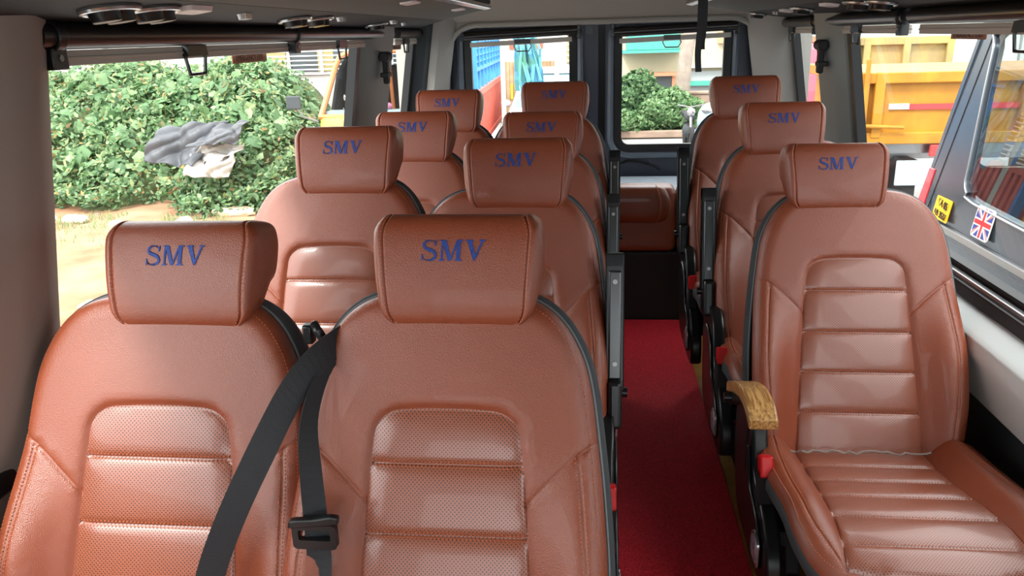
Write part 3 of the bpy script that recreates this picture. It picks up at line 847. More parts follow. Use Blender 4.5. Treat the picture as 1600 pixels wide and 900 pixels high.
mb.add(vs, fs); hb = mb.build('headrest', M['leather'], t, smooth=True, angle=60)
mb = MB(); mb.tube([(0.306 - 0.02 * (p[1] / 0.09) ** 2, -0.055 + p[0] * 1.005, 0.632 + p[1] * 1.005) for p in pr], 0.0025, 6, closed=True); mb.build('piping', M['stitch'], hb, smooth=True)

# carpet runner
mb = MB(); mb.box(-0.02, 0.43, -0.6, 3.985, 0.001, 0.012); tag(mb.build('carpet_runner', M['carpet'], bevel=0.004), 'bright red looped carpet runner along the aisle floor', 'carpet')

# ------------------------------------------------------------------ luggage racks
def rack(s, label, ends, xi, zi, vents, lamps, small):
    t = thing('luggage_rack', label, 'luggage rack', (s * 0.75, 1.8, 1.5))
    O = Vector((s * 0.75, 1.8, 1.5))
    e = lambda x: np.interp(x, [xi, 0.985], ends)
    def seg(name, pts, m, th=0.012, up=True, bev=0.0):
        mb = MB(); n = len(pts)
        v = []
        for x, z in pts: v += [(s * x - O.x, YF - O.y, z - O.z), (s * x - O.x, e(x) - O.y, z - O.z), (s * x - O.x, YF - O.y, z + th - O.z), (s * x - O.x, e(x) - O.y, z + th - O.z)]
        f = []
        for i in range(n - 1):
            a, b = 4 * i, 4 * i + 4
            f += [(a, a + 1, b + 1, b), (a + 2, b + 2, b + 3, a + 3), (a, b, b + 2, a + 2), (a + 1, a + 3, b + 3, b + 1)]
        f += [(0, 2, 3, 1), (4 * n - 4, 4 * n - 3, 4 * n - 1, 4 * n - 2)]
        mb.add(v, f); return mb.build(name, m, t, bevel=bev)
    slope = lambda x: 1.497 + (0.95 - x) * 0.14
    seg('underside_panel', [(0.985, 1.492), (0.75, 1.525)], M['rack'])
    seg('lattice_panel', [(0.748, 1.5255), (xi + 0.035, zi - 0.004)], M['rack_net'])
    seg('edge_trim', [(xi + 0.036, zi - 0.008), (xi, zi - 0.003)], M['chrome'], th=0.016, bev=0.004)
    mb = MB()
    def cs(y): return [(0.99, 1.505), (0.75, 1.538), (xi + 0.02, zi + 0.008), (xi, zi + 0.02), (xi + 0.03, zi + 0.10), (0.75, 1.74), (0.99, 1.74)]
    P = cs(0); n = len(P)
    v = [(s * x - O.x, YF - O.y, z - O.z) for x, z in P] + [(s * x - O.x, e(x) - O.y - (0.0 if z < 1.6 else 0.12), z - O.z) for x, z in P]
    mb.add(v, [tuple(range(n)), tuple(range(n, 2 * n))] + [(i, (i + 1) % n, n + (i + 1) % n, n + i) for i in range(n)])
    mb.build('rack_body', M['rack'], t, bevel=0.006)
    tilt = math.atan2(0.028, 0.2)
    rot = Matrix.Rotation(s * tilt, 3, 'Y')
    def P3(x, y, dz): return Vector((s * x - O.x, y - O.y, slope(x) - O.z - dz))
    def ell(c, a, b, r, n=24):
        return [c + rot @ Vector((b * math.cos(2 * math.pi * k / n), a * math.sin(2 * math.pi * k / n), 0)) for k in range(n)]
    for (x, y) in vents:
        c = P3(x, y, 0.004)
        mb = MB(); mb.tube(ell(c, 0.058, 0.042, 0), 0.006, 8, closed=True); vt = mb.build('air_vent', M['chrome'], t, smooth=True)
        mb = MB(); E_ = ell(c + Vector((0, 0, 0.001)), 0.054, 0.038, 0); mb.add(E_ + [c + Vector((0, 0, 0.004))], [(k, (k + 1) % 24, 24) for k in range(24)])
        mb.build('vent_bowl', M['matte_black'], vt, smooth=True)
        for dy in (-0.022, 0.022):
            mb = MB(); cc = c + Vector((0, dy, -0.008)); n2 = 20
            top = [cc + rot @ Vector((0.030 * math.cos(2 * math.pi * k / n2), 0.020 * math.sin(2 * math.pi * k / n2), 0.010)) for k in range(n2)]
            bot = [cc + rot @ Vector((0.026 * math.cos(2 * math.pi * k / n2), 0.006 + 0.016 * math.sin(2 * math.pi * k / n2), -0.012)) for k in range(n2)]
            mb.add(top + bot, [tuple(range(n2)), tuple(range(n2, 2 * n2))] + [(k, (k + 1) % n2, n2 + (k + 1) % n2, n2 + k) for k in range(n2)])
            mb.build('louvre', M['plastic'], vt, smooth=True, angle=50, bevel=0.002)
    for (x, y) in lamps:
        mb = MB(); q = rrect(-0.055, 0.055, -0.026, 0.026, 0.014); c = P3(x, y, 0.0)
        mb.prism([tuple(p) for p in q], lambda u, w: c + rot @ Vector((w, u, 0.002)), lambda u, w: c + rot @ Vector((w * 0.85, u * 0.92, -0.009)))
        mb.build('ceiling_lamp', M['lens'], t, smooth=True, angle=60)
    for (x, y) in small:
        mb = MB(); q = rrect(-0.026, 0.026, -0.013, 0.013, 0.008); c = P3(x, y, 0.0)
        mb.prism([tuple(p) for p in q], lambda u, w: c + rot @ Vector((w, u, 0.002)), lambda u, w: c + rot @ Vector((w * 0.8, u * 0.85, -0.012)))
        mb.build('reading_light', M['chrome'], t, smooth=True, angle=60)
    return t
rack(-1, 'overhead rack on the left with paired round vents above the weedy plot window', (3.55, 4.45), 0.45, 1.56,
     [(0.835, 1.378), (0.825, 1.50), (0.85, 2.30), (0.835, 2.45), (0.885, 3.30)], [(0.80, 1.60), (0.55, 2.45), (0.54, 3.25)], [(0.832, 1.92), (0.81, 2.60), (0.815, 3.30), (0.848, 3.62)])
rack(1, 'overhead rack on the right above the yellow truck window', (3.98, 4.58), 0.40, 1.562,
     [(0.80, 4.38), (0.80, 3.45), (0.835, 2.62), (0.81, 2.76)], [(0.80, 3.72), (0.785, 3.0)], [(0.815, 4.02)])
# hanging strap from the rack edge
t = thing('hanging_strap', 'black webbing strap hanging from the overhead rack edge', 'strap', (0.392, 3.3, 1.565))
mb = MB(); A_ = catmull([(-0.012, 0, 0.0), (-0.012, 0.002, -0.10), (-0.017, 0.004, -0.17), (-0.016, 0.0, -0.19)], 0.01); mb.strip([tuple(p) for p in A_], [(p[0] + 0.036, p[1], p[2] + 0.0) for p in A_])
o = mb.build('upper_webbing', M['webbing'], t, fixn=False); q = o.modifiers.new('thick', 'SOLIDIFY'); q.thickness = 0.003
mb = MB(); A_ = catmull([(-0.014, -0.004, 0.0), (-0.014, -0.004, -0.12), (-0.019, -0.006, -0.2), (-0.014, -0.004, -0.275)], 0.01); mb.strip([tuple(p) for p in A_], [(p[0] + 0.024, p[1], p[2] + 0.0) for p in A_])
o = mb.build('lower_webbing', M['webbing'], t, fixn=False); q = o.modifiers.new('thick', 'SOLIDIFY'); q.thickness = 0.003

# ------------------------------------------------------------------ roller blinds
def blind(s, y0, y1, label, handles, clamps, xt=0.965, zt=1.470, r=0.024):
    t = thing('roller_blind', label, 'roller blind', (s * xt, (y0 + y1) / 2, zt), group=None)
    L = (y1 - y0) / 2
    mb = MB(); mb.tube([(0, -L, 0), (0, L, 0)], r, 24); mb.build('tube', M['tube'], t, smooth=True)
    mb = MB(); mb.box(-0.006, 0.006, -L + 0.02, L - 0.02, -0.053, -0.0245); mb.box(-0.009, 0.009, -L + 0.02, L - 0.02, -0.042, -0.036); o = mb.build('bottom_slat', M['shade_white'], t, bevel=0.002)
    for o_ in [o]: o_.location = (s * 0.018, 0, 0)
    for y in clamps:
        mb = MB(); mb.tube([(0, y - (y0 + y1) / 2 - 0.012, 0), (0, y - (y0 + y1) / 2 + 0.012, 0)], r + 0.006, 20)
        mb.box(-0.012, 0.014, y - (y0 + y1) / 2 - 0.022, y - (y0 + y1) / 2 + 0.022, -0.058, -0.02)
        c = mb.build('clamp', M['plastic'], t, smooth=True, angle=40, bevel=0.002)
        mb = MB(); mb.tube([(-s * 0.012, y - (y0 + y1) / 2, -0.038), (-s * 0.017, y - (y0 + y1) / 2, -0.038)], 0.006, 10); mb.build('screw', M['steel'], c, smooth=True)
    for y in handles:
        yy = y - (y0 + y1) / 2
        mb = MB(); mb.prism([(yy - 0.045, -0.022), (yy + 0.045, -0.022), (yy + 0.052, -0.048), (yy - 0.052, -0.048)], lambda a, b: (-0.008, a, b), lambda a, b: (0.008, a, b))
        mb.tube([(0, yy - 0.046, -0.042), (0, yy - 0.050, -0.052), (0, yy - 0.038, -0.090), (0, yy + 0.038, -0.090), (0, yy + 0.050, -0.052), (0, yy + 0.046, -0.042)], 0.0045, 8)
        o = mb.build('pull_handle', M['plastic'], t, smooth=True, angle=40); o.location = (s * 0.006, 0, 0)
    return t
M['tube'] = mat('satin_black_tube', srgb(30, 27, 26), rough=0.28, spec=0.6)
blind(-1, 0.30, 1.325, 'black roller blind tube at the frame edge before the left window pillar', [], [1.30])
blind(-1, 1.345, 3.83, 'long black roller blind over the weedy plot window', [1.93, 3.10], [1.39, 2.58])
blind(-1, 3.95, 4.50, 'short black roller blind over the narrow left rear window', [4.17], [])
blind(1, 2.76, 4.48, 'black roller blind along the top of the yellow truck window', [3.30, 4.36], [3.87, 2.80])
blind(1, 0.80, 2.71, 'black roller blind over the nearest right window', [2.03], [])
for (x0, x1, hx, lab, y_) in ((-0.745, -0.115, -0.42, 'black roller blind over the left rear door window', 4.64), (0.085, 0.745, 0.40, 'black roller blind over the right rear door window', 4.64)):
    t = thing('roller_blind', lab, 'roller blind', ((x0 + x1) / 2, 4.64, 1.455)); L = (x1 - x0) / 2
    sl = 0.010
    mb = MB(); mb.tube([(-L, 0, -sl), (L, 0, sl)], 0.026, 20); mb.build('tube', M['tube'], t, smooth=True)
    mb = MB(); mb.box(-L + 0.03, L - 0.03, -0.005, 0.005, -0.060, -0.034, rot=Matrix.Rotation(-sl / L, 3, 'Y')); mb.build('bottom_slat', M['shade_white'], t, bevel=0.002)
    hx -= (x0 + x1) / 2
    mb = MB(); mb.tube([(hx - 0.035, 0, -0.045), (hx - 0.050, 0, -0.068), (hx - 0.034, 0, -0.095), (hx + 0.034, 0, -0.095), (hx + 0.050, 0, -0.068), (hx + 0.035, 0, -0.045)], 0.0035, 8)
    mb.box(hx - 0.045, hx + 0.045, -0.008, 0.004, -0.055, -0.03); mb.build('pull_handle', M['plastic'], t, smooth=True, angle=40)
    for q in (-L - 0.008, L + 0.008):
        mb = MB(); mb.box(q - 0.010, q + 0.010, -0.02, 0.055, -0.035, 0.035); mb.tube([(q, -0.01, 0.0), (q, -0.028, 0.0)], 0.010, 10); mb.build('bracket', M['plastic'], t, smooth=True, angle=40, bevel=0.003)

# window hammers on the rear pillars
for s, y, lab in ((-1, 3.62, 'black window hammer clipped to the left pillar'), (1, 3.66, 'black window hammer clipped to the right pillar')):
    x = Xw(1.33) - 0.075
    t = thing('window_hammer', lab, 'hammer', (s * x, y, 1.33))
    mb = MB(); mb.box(-0.012, 0.012, -0.022, 0.022, -0.075, 0.06); mb.build('handle', M['matte_black'], t, bevel=0.008, seg=3)
    mb = MB(); mb.tube([(-s * 0.006, -0.055, 0.042), (-s * 0.006, 0.03, 0.042)], 0.022, 14); mb.build('hammer_head', M['matte_black'], t, smooth=True, bevel=0.005)
    mb = MB(); mb.box(-0.016, 0.02, -0.05, 0.02, -0.045, -0.025); mb.build('clip', M['matte_black'], t, bevel=0.004)

# emergency exit stickers at the window tops
def text_obj(body_, size, m, parent, name, mw, extr=0.0004, bold=0.0):
    cu = bpy.data.curves.new(name, 'FONT'); cu.body = body_; cu.size = size; cu.align_x = 'CENTER'; cu.align_y = 'CENTER'; cu.extrude = extr; cu.offset = bold
    tmp = bpy.data.objects.new('lettering_curve', cu); COL.objects.link(tmp)
    dg = bpy.context.evaluated_depsgraph_get(); me = bpy.data.meshes.new_from_object(tmp.evaluated_get(dg)); me.name = name
    bpy.data.objects.remove(tmp); bpy.data.curves.remove(cu)
    me.materials.clear(); me.materials.append(m)
    o = bpy.data.objects.new(name, me); COL.objects.link(o); o.parent = parent; o.matrix_local = mw
    return o
def sticker(s, y0, y1, z1, label):
    L = (y1 - y0) / 2; h = 0.026; yc = (y0 + y1) / 2; z = z1 - 0.008 - h / 2
    t = thing('exit_sticker', label, 'sticker', (s * (Xw(z) + 0.004), yc, z))
    mb = MB(); mb.box(-0.001, 0.001, -L, L, -h / 2, h / 2); mb.build('sticker_sheet', M['sticker_brown'], t)
    # reads towards the cabin
    mw = Matrix(((0, 0, -s, -s * 0.0015), (-s * -1 * -1 if s > 0 else 1, 0, 0, 0), (0, 1, 0, 0), (0, 0, 0, 1)))
    text_obj('EMERGENCY EXIT', 0.024, M['sticker_letters'], t, 'sticker_letters', mw)
    return t
sticker(-1, 2.21, 2.45, 1.428, 'brown emergency exit sticker on the weedy plot window')
sticker(-1, 4.03, 4.20, 1.428, 'small brown emergency exit sticker on the narrow left rear window')
sticker(1, 2.30, 2.52, 1.437, 'brown emergency exit sticker on the yellow truck window')

# ------------------------------------------------------------------ seats
gl, ga, gr = 'window seats of the left pair', 'aisle seats of the left pair', 'single seats on the right'
pA = copy_tree(body); add_side_kit(pA, 1, True)
pA1 = copy_tree(body); add_side_kit(pA1, 1, False)
pR = copy_tree(body); add_side_kit(pR, -1, True)
pR1 = copy_tree(body); add_side_kit(pR1, -1, False)
place(body, -0.757, 1.225, 0.016, 'tan leather window seat nearest the camera, belt crossing its right edge', gl, hdx=0.036, sx=1.06)
for (x, y, dz, lab) in ((-0.70, 2.035, 0.090, 'tan leather window seat second from the camera in the left column'),
                        (-0.675, 2.76, 0.062, 'tan leather window seat third from the camera in the left column'),
                        (-0.655, 3.335, 0.098, 'rearmost tan leather window seat by the rear left corner')):
    place(copy_tree(body), x, y, dz, lab, gl, hdx=0.03, sx=1.03 if y < 2.5 else 1.0, pitch=0.575 if y > 3 else 0.72)
place(pA1, -0.245, 1.205, 0.030, 'large tan leather aisle seat at centre front of the picture', ga, hdx=0.014, sx=1.01)
for i, (x, y, dz, lab) in enumerate(((-0.235, 1.99, 0.058, 'second tan leather seat back along the left of the aisle'),
                        (-0.225, 2.80, 0.05, 'third tan leather seat back along the left of the aisle'),
                        (-0.21, 3.37, 0.120, 'rearmost tan leather seat on the left of the aisle'))):
    place(pA if i == 0 else copy_tree(pA), x, y, dz, lab, ga, hdx=0.03, pitch=0.57 if i == 2 else 0.78)
place(pR1, 0.710, 2.25, -0.002, 'single tan leather seat with the lowered wood armrest', gr, hdx=-0.045, sx=1.08)
for i, (x, y, dz, lab) in enumerate(((0.668, 2.81, 0.066, 'single tan leather seat just behind the wood-armrest seat'),
                        (0.64, 3.40, 0.124, 'rearmost single tan leather seat beside the rear door window'))):
    place(pR if i == 0 else copy_tree(pR), x, y, dz, lab, gr, hdx=-0.035, sx=1.04, pitch=(0.56, 0.59)[i])

# torn white lining along the back of the nearest right cushion
mb = MB(); rr = random.Random(3); P = [(0.50 + 0.38 * i / 24, 1.985 + rr.uniform(-0.006, 0.006), 0.372 + rr.uniform(-0.004, 0.006) - 0.012) for i in range(25)]
mb.tube(P, 0.0028, 6); M['lint'] = mat('white_frayed_lining', srgb(150, 140, 134), rough=0.9)
o = mb.build('frayed_lining', M['lint'], pR1, smooth=True); o.matrix_parent_inverse = Matrix.Translation(-Vector(pR1.location))
o.matrix_parent_inverse = (Matrix.Translation(pR1.location) @ Matrix.Diagonal((1.08, 1, 1, 1))).inverted(); o['label'] = 'frayed white lining at the cushion edge'

# ------------------------------------------------------------------ seat belt between the two front seats
def ribbon(mb, A, w, dirs):
    A = catmull(A, 0.012); D = np.array(dirs, float); k = np.linspace(0, len(D) - 1, len(A)); Dx = np.stack([np.interp(k, range(len(D)), D[:, j]) for j in range(3)], 1)
    W = np.linspace(w[0], w[1], len(A))[:, None] / 2
    Dx /= np.linalg.norm(Dx, axis=1)[:, None]
    mb.strip([tuple(p) for p in A - Dx * W], [tuple(p) for p in A + Dx * W])
t = thing('seat_belt', 'black seat belt with buckle slung between the two front seats', 'seat belt', (-0.46, 1.15, 0.98))
O = np.array([-0.46, 1.15, 0.98])
mb = MB(); ribbon(mb, np.array([(-0.425, 1.24, 0.968), (-0.452, 1.175, 0.955), (-0.485, 1.13, 0.915), (-0.53, 1.09, 0.83), (-0.585, 1.06, 0.72), (-0.625, 1.04, 0.62), (-0.655, 1.02, 0.50), (-0.685, 0.99, 0.40)]) - O, (0.046, 0.046), [(0.3, 0.2, -1), (0.7, 0.1, -0.75), (1, 0.1, -0.45), (1, 0.15, -0.35), (1, 0.2, -0.3), (1, 0.3, -0.3)])
o = mb.build('shoulder_webbing', M['webbing'], t, fixn=False, smooth=False); q = o.modifiers.new('thick', 'SOLIDIFY'); q.thickness = 0.0015; q.offset = 0
mb = MB(); ribbon(mb, np.array([(-0.428, 1.22, 0.955), (-0.448, 1.165, 0.925), (-0.456, 1.11, 0.87), (-0.452, 1.085, 0.80), (-0.445, 1.065, 0.72), (-0.442, 1.05, 0.64), (-0.445, 1.00, 0.54), (-0.45, 0.96, 0.44), (-0.46, 0.93, 0.36)]) - O, (0.030, 0.047), [(0.5, 0.8, -0.3), (0.6, 0.8, -0.2), (0.9, 0.4, 0), (1, 0.0, 0), (1, 0, 0), (1, 0, 0)])
o = mb.build('lap_webbing', M['webbing'], t, fixn=False); q = o.modifiers.new('thick', 'SOLIDIFY'); q.thickness = 0.0015; q.offset = 0
mb = MB(); c = np.array([-0.443, 1.052, 0.705]) - O
hole = rrect(-0.026, 0.026, -0.010, 0.008, 0.003)
holed_panel(rrect(-0.036, 0.036, -0.026, 0.018, 0.008), [hole], lambda u, v: (c[0] + u, c[1] - 0.006, c[2] + v), lambda u, v: (c[0] + u, c[1] + 0.006, c[2] + v), 'buckle', M['plastic'], t)
mb = MB(); mb.prism([tuple(p) for p in catmull([(-0.042, 0.012), (-0.038, 0.026), (0, 0.030), (0.03, 0.036), (0.042, 0.034), (0.042, 0.022), (0, 0.016)], 0.01, True)], lambda u, v: (c[0] + u, c[1] - 0.009, c[2] + v), lambda u, v: (c[0] + u, c[1] + 0.004, c[2] + v))
mb.build('tongue_plate', M['plastic'], t, bevel=0.003)
# belt guide on the shoulder of the first window seat
mb = MB(); mb.tube([tuple(np.array(p) - O) for p in [(-0.480, 1.240, 0.990), (-0.470, 1.225, 0.985), (-0.455, 1.225, 0.955)]], 0.008, 10)
mb.box(-0.044, -0.026, 0.09, 0.112, -0.03, 0.005); mb.build('belt_guide', M['plastic'], t, smooth=True, angle=40, bevel=0.004)

# ------------------------------------------------------------------ outside: ground
GZ = -0.6
mb = MB(); mb.add([(-40, -12, GZ - .02), (40, -12, GZ - .02), (40, 45, GZ - .02), (-40, 45, GZ - .02)], [(0, 1, 2, 3)])
M['dirt'] = mat('sandy_dirt', srgb(166, 134, 104), rough=0.95, col2=srgb(136, 96, 68), vscale=1.6, bump=0.6, bscale=14)
M['road'] = mat('grey_road', srgb(150, 148, 146), rough=0.9, var=0.10, vscale=1.2)
struct(mb.build('ground', M['road']))
mb = MB(); vs = []; fs = []; nx, ny = 60, 60
for j in range(ny + 1):
    for i in range(nx + 1):
        x = -16 + 12.7 * i / nx; y = 0 + 17.5 * j / ny
        vs.append((x, y, GZ + 0.012 * math.sin(x * 5.1 + y * 2) + 0.02 * math.sin(x * 1.7) * math.cos(y * 2.3) + 0.01))
for j in range(ny):
    for i in range(nx): fs.append((j * (nx + 1) + i, j * (nx + 1) + i + 1, (j + 1) * (nx + 1) + i + 1, (j + 1) * (nx + 1) + i))
mb.add(vs, fs); g = mb.build('dirt_ground', M['dirt'], smooth=True, angle=80); g['kind'] = 'structure'

# ------------------------------------------------------------------ foliage
M['leaf_bright'] = leaf_mat('bright_leaves', srgb(80, 116, 74), srgb(110, 146, 98), srgb(152, 176, 128))
M['leaf_mid'] = leaf_mat('mid_leaves', srgb(52, 84, 52), srgb(84, 120, 76), srgb(120, 152, 102))
M['leaf_pale'] = leaf_mat('pale_leaves', srgb(98, 128, 90), srgb(128, 152, 104), srgb(160, 160, 104))
M['stem'] = mat('weed_stem', srgb(120, 128, 70), rough=0.8)
def leaves(pts, nrm, size, mi, tilt=0.7, asp=0.62, r=rng):
    """pts (N,3) -> vertices and faces of folded leaves"""
    N = len(pts)
    d = nrm + r.normal(0, tilt, (N, 3)); d /= np.linalg.norm(d, axis=1)[:, None]
    a = np.cross(d, r.normal(0, 1, (N, 3))); a /= np.linalg.norm(a, axis=1)[:, None]
    b = np.cross(d, a)
    L = (size * r.uniform(0.6, 1.3, N))[:, None]; W = L * asp * 0.5
    tip = pts + a * L * 0.5 - d * L * 0.12; base = pts - a * L * 0.5
    l1 = pts + b * W - a * L * 0.12 - d * W * 0.3; l2 = pts + b * W * 0.7 + a * L * 0.22 - d * W * 0.3
    r1 = pts - b * W - a * L * 0.12 - d * W * 0.3; r2 = pts - b * W * 0.7 + a * L * 0.22 - d * W * 0.3
    V = np.stack([base, l1, l2, tip, r2, r1], 1).reshape(-1, 3)
    F = []
    for i in range(N):
        k = 6 * i; F.append((k, k + 1, k + 2, k + 3)); F.append((k, k + 3, k + 4, k + 5))
    return V, F
def mound(x, y):
    fx = smooth01((-3.1 - 0.25 * (y - 10) - x) / 1.3) * smooth01((x + 13.5) / 1.2)
    edge = 9.3 + 0.25 * np.sin(x * 1.9) + 0.2 * np.sin(x * 4.3 + 1) + np.clip(-5 - x, 0, 3) * 0.12
    h = smooth01((y - edge) / 2.9)
    b = 1.62 + 0.16 * np.sin(x * 1.3 + 0.5) + 0.12 * np.sin(x * 3.1 + y) - 0.35 * smooth01((-7.2 - x) / 1.0) - 0.45 * smooth01((x + 5.8) / 1.3) * smooth01((y - 9) / 2)
    return GZ + fx * h * b
gx = np.linspace(-13.6, -3.15, 70); gy = np.linspace(8.8, 16, 46)
GX, GY = np.meshgrid(gx, gy); GZZ = mound(GX, GY) - 0.10
mb = MB(); n = len(gx)
mb.add(np.stack([GX.ravel(), GY.ravel(), GZZ.ravel()], 1), [(j * n + i, j * n + i + 1, (j + 1) * n + i + 1, (j + 1) * n + i) for j in range(len(gy) - 1) for i in range(n - 1)])
M['mulch'] = mat('dark_undergrowth', srgb(52, 66, 36), rough=0.95, col2=srgb(92, 96, 60), vscale=8)
m0 = mb.build('weed_mound', M['mulch'], smooth=True, angle=80)
tag(m0, 'tall green weeds and creepers covering the mound outside the left window', 'weeds', kind='stuff')
def scatter(n, x0, x1, y0, y1, size, m, name, lift=(0.0, 0.16), zmin=GZ + 0.03, tilt=0.6, asp=0.62):
    x = rng.uniform(x0, x1, n); y = rng.uniform(y0, y1, n)
    # clumping
    keep = (np.sin(x * 3.7 + 1.3 * np.sin(y * 2.9)) * np.cos(y * 3.3 + 0.7 * np.sin(x * 5)) + rng.uniform(-0.5, 1.2, n)) > -0.35
    x, y = x[keep], y[keep]; z = mound(x, y)
    k = z > zmin; x, y, z = x[k], y[k], z[k]
    e = 0.05
    N = np.stack([-(mound(x + e, y) - mound(x - e, y)) / (2 * e), -(mound(x, y + e) - mound(x, y - e)) / (2 * e), np.ones(len(x))], 1); N[:, 1] -= 0.25
    N /= np.linalg.norm(N, axis=1)[:, None]
    bump_ = 0.10 * np.sin(x * 9.1 + y * 4) * np.sin(y * 7.7 - x * 3)
    P = np.stack([x, y, z], 1) + N * (rng.uniform(lift[0], lift[1], len(x)) + bump_)[:, None]
    P[:, 2] = np.maximum(P[:, 2], GZ + 0.03)
    V, F = leaves(P, N, size, 0, tilt, asp)
    return link(name, V, F, m, m0)
scatter(34000, -11.5, -3.0, 9.2, 13.8, 0.07, M['leaf_mid'], 'small_leaves')
scatter(24000, -11.5, -3.0, 9.2, 13.8, 0.075, M['leaf_bright'], 'bright_leaves', lift=(0.04, 0.22))
scatter(1300, -10.5, -4.4, 10.3, 13.0, 0.20, M['leaf_bright'], 'broad_leaves', lift=(0.08, 0.22), tilt=0.35, asp=0.95)
scatter(6500, -11.5, -3.2, 9.0, 13.4, 0.11, M['leaf_pale'], 'pale_leaves', lift=(0.06, 0.26), asp=0.35)
M['leaf_dry'] = leaf_mat('dry_leaves', srgb(120, 96, 60), srgb(158, 128, 84), srgb(170, 150, 92))
scatter(2600, -11.5, -3.2, 9.0, 13.4, 0.09, M['leaf_dry'], 'dry_leaves', lift=(0.04, 0.24), asp=0.4)
scatter(7000, -5.6, -3.1, 9.0, 13.6, 0.075, M['leaf_mid'], 'edge_leaves', zmin=GZ + 0.0)
# taller sprays at the top of the mound
mb = MB(); rr = random.Random(5); PP = []
for i in range(150):
    x = rr.uniform(-10.5, -3.6); y = rr.uniform(11.2, 13.2); z = float(mound(np.array(x), np.array(y))); h = rr.uniform(0.12, 0.38) * (1.2 if x < -5.4 else 0.6)
    lx, ly = rr.uniform(-.12, .12), rr.uniform(-.1, .1)
    mb.tube([(x, y, z - 0.1), (x + lx * .4, y + ly * .4, z + h * .5), (x + lx, y + ly, z + h)], 0.006, 4)
    for k in range(14):
        f = rr.uniform(0.3, 1.05); PP.append((x + lx * f + rr.uniform(-.07, .07), y + ly * f + rr.uniform(-.07, .07), z + h * f))
mb.build('weed_stems', M['stem'], m0)
PP = np.array(PP); V, F = leaves(PP, np.tile([0, -0.4, 0.8], (len(PP), 1)), 0.11, 0, 0.6); link('spray_leaves', V, F, M['leaf_bright'], m0)
# low grass tufts on the dirt
mb = MB()
for i in range(2600):
    x = rr.uniform(-9, -3.2); y = 9.3 + abs(rr.gauss(0, 0.75)) * -1 + 0.2 * math.sin(x * 3) 
    if y < 5.5 or math.sin(x * 4.2) * math.cos(y * 3.1) < -0.3: continue
    a = rr.uniform(0, 6.28); h = rr.uniform(0.03, 0.10); w = 0.006
    tip = (x + math.cos(a) * h * .6, y + math.sin(a) * h * .6, GZ + .02 + h)
    mb.add([(x - w, y, GZ + .0), (x + w, y, GZ + .0), tip], [(0, 1, 2)])
tag(mb.build('grass_tufts', M['leaf_pale'], fixn=False), 'sparse grass blades growing in the sandy dirt', 'grass', kind='stuff')

# stones and rubble
def rock(name, loc, sc, m, label, seed, cat='stone', group=None, flat=False):
    bm = bmesh.new(); bmesh.ops.create_icosphere(bm, subdivisions=3, radius=1.0); q = np.random.default_rng(seed); ph = q.uniform(0, 6, 6)
    for v in bm.verts:
        c = v.co; n_ = 1 + 0.16 * math.sin(c.x * 3 + ph[0]) + 0.14 * math.sin(c.y * 3.4 + ph[1]) + 0.12 * math.sin(c.z * 4 + ph[2]) + 0.08 * math.sin(c.x * 7 + c.y * 6 + ph[3])
        c *= n_
        if flat: c.z = max(-0.5, min(0.5, c.z)); c.x = max(-.8, min(.8, c.x))
        v.co = Vector((c.x * sc[0], c.y * sc[1], c.z * sc[2]))
    me = bpy.data.meshes.new(name); bm.to_mesh(me); bm.free(); me.materials.append(m)
    o = bpy.data.objects.new(name, me); COL.objects.link(o); o.location = loc
    return tag(o, label, cat, group)
M['rock'] = mat('pale_rock', srgb(206, 196, 184), rough=0.9, var=0.15, vscale=6)
M['slab'] = mat('tan_stone_slab', srgb(198, 178, 150), rough=0.9, var=0.15, vscale=5)
M['tarp'] = mat('grey_tarpaulin', srgb(74, 77, 82), rough=0.5, var=0.15, vscale=4)
M['tarp_white'] = mat('white_sheet', srgb(166, 162, 156), rough=0.6)
for i, (x, y, sx_, sy_, sz_, m, lab, fl_) in enumerate((
    (-4.45, 9.35, 0.34, 0.16, 0.11, 'slab', 'long tan stone slab at the foot of the weeds', True),
    (-4.25, 9.95, 0.20, 0.14, 0.12, 'slab', 'tan broken stone beside the long slab', True),
    (-4.72, 10.75, 0.22, 0.2, 0.16, 'rock', 'pale boulder showing between the weeds', False),
    (-6.35, 9.0, 0.13, 0.10, 0.09, 'rock', 'pale stone in front of the left weeds', False),
    (-6.9, 9.2, 0.17, 0.12, 0.09, 'rock', 'white lump of rubble at the left edge of the dirt', False),
    (-4.9, 8.85, 0.12, 0.1, 0.07, 'slab', 'small tan stone in front of the tarp', False),
    (-4.65, 8.6, 0.10, 0.08, 0.06, 'rock', 'small pale stone nearest the long slab', False),
    (-4.05, 5.85, 0.20, 0.12, 0.05, 'rock', 'flat white stone by the nearest seat headrest', True),
    (-5.7, 8.75, 0.09, 0.08, 0.06, 'slab', 'small tan pebble in the middle of the dirt', False))):
    rock('stone', (x, y, GZ + sz_ * 0.35), (sx_, sy_, sz_), M[m], lab, 20 + i, group='stones on the dirt ground', flat=fl_)

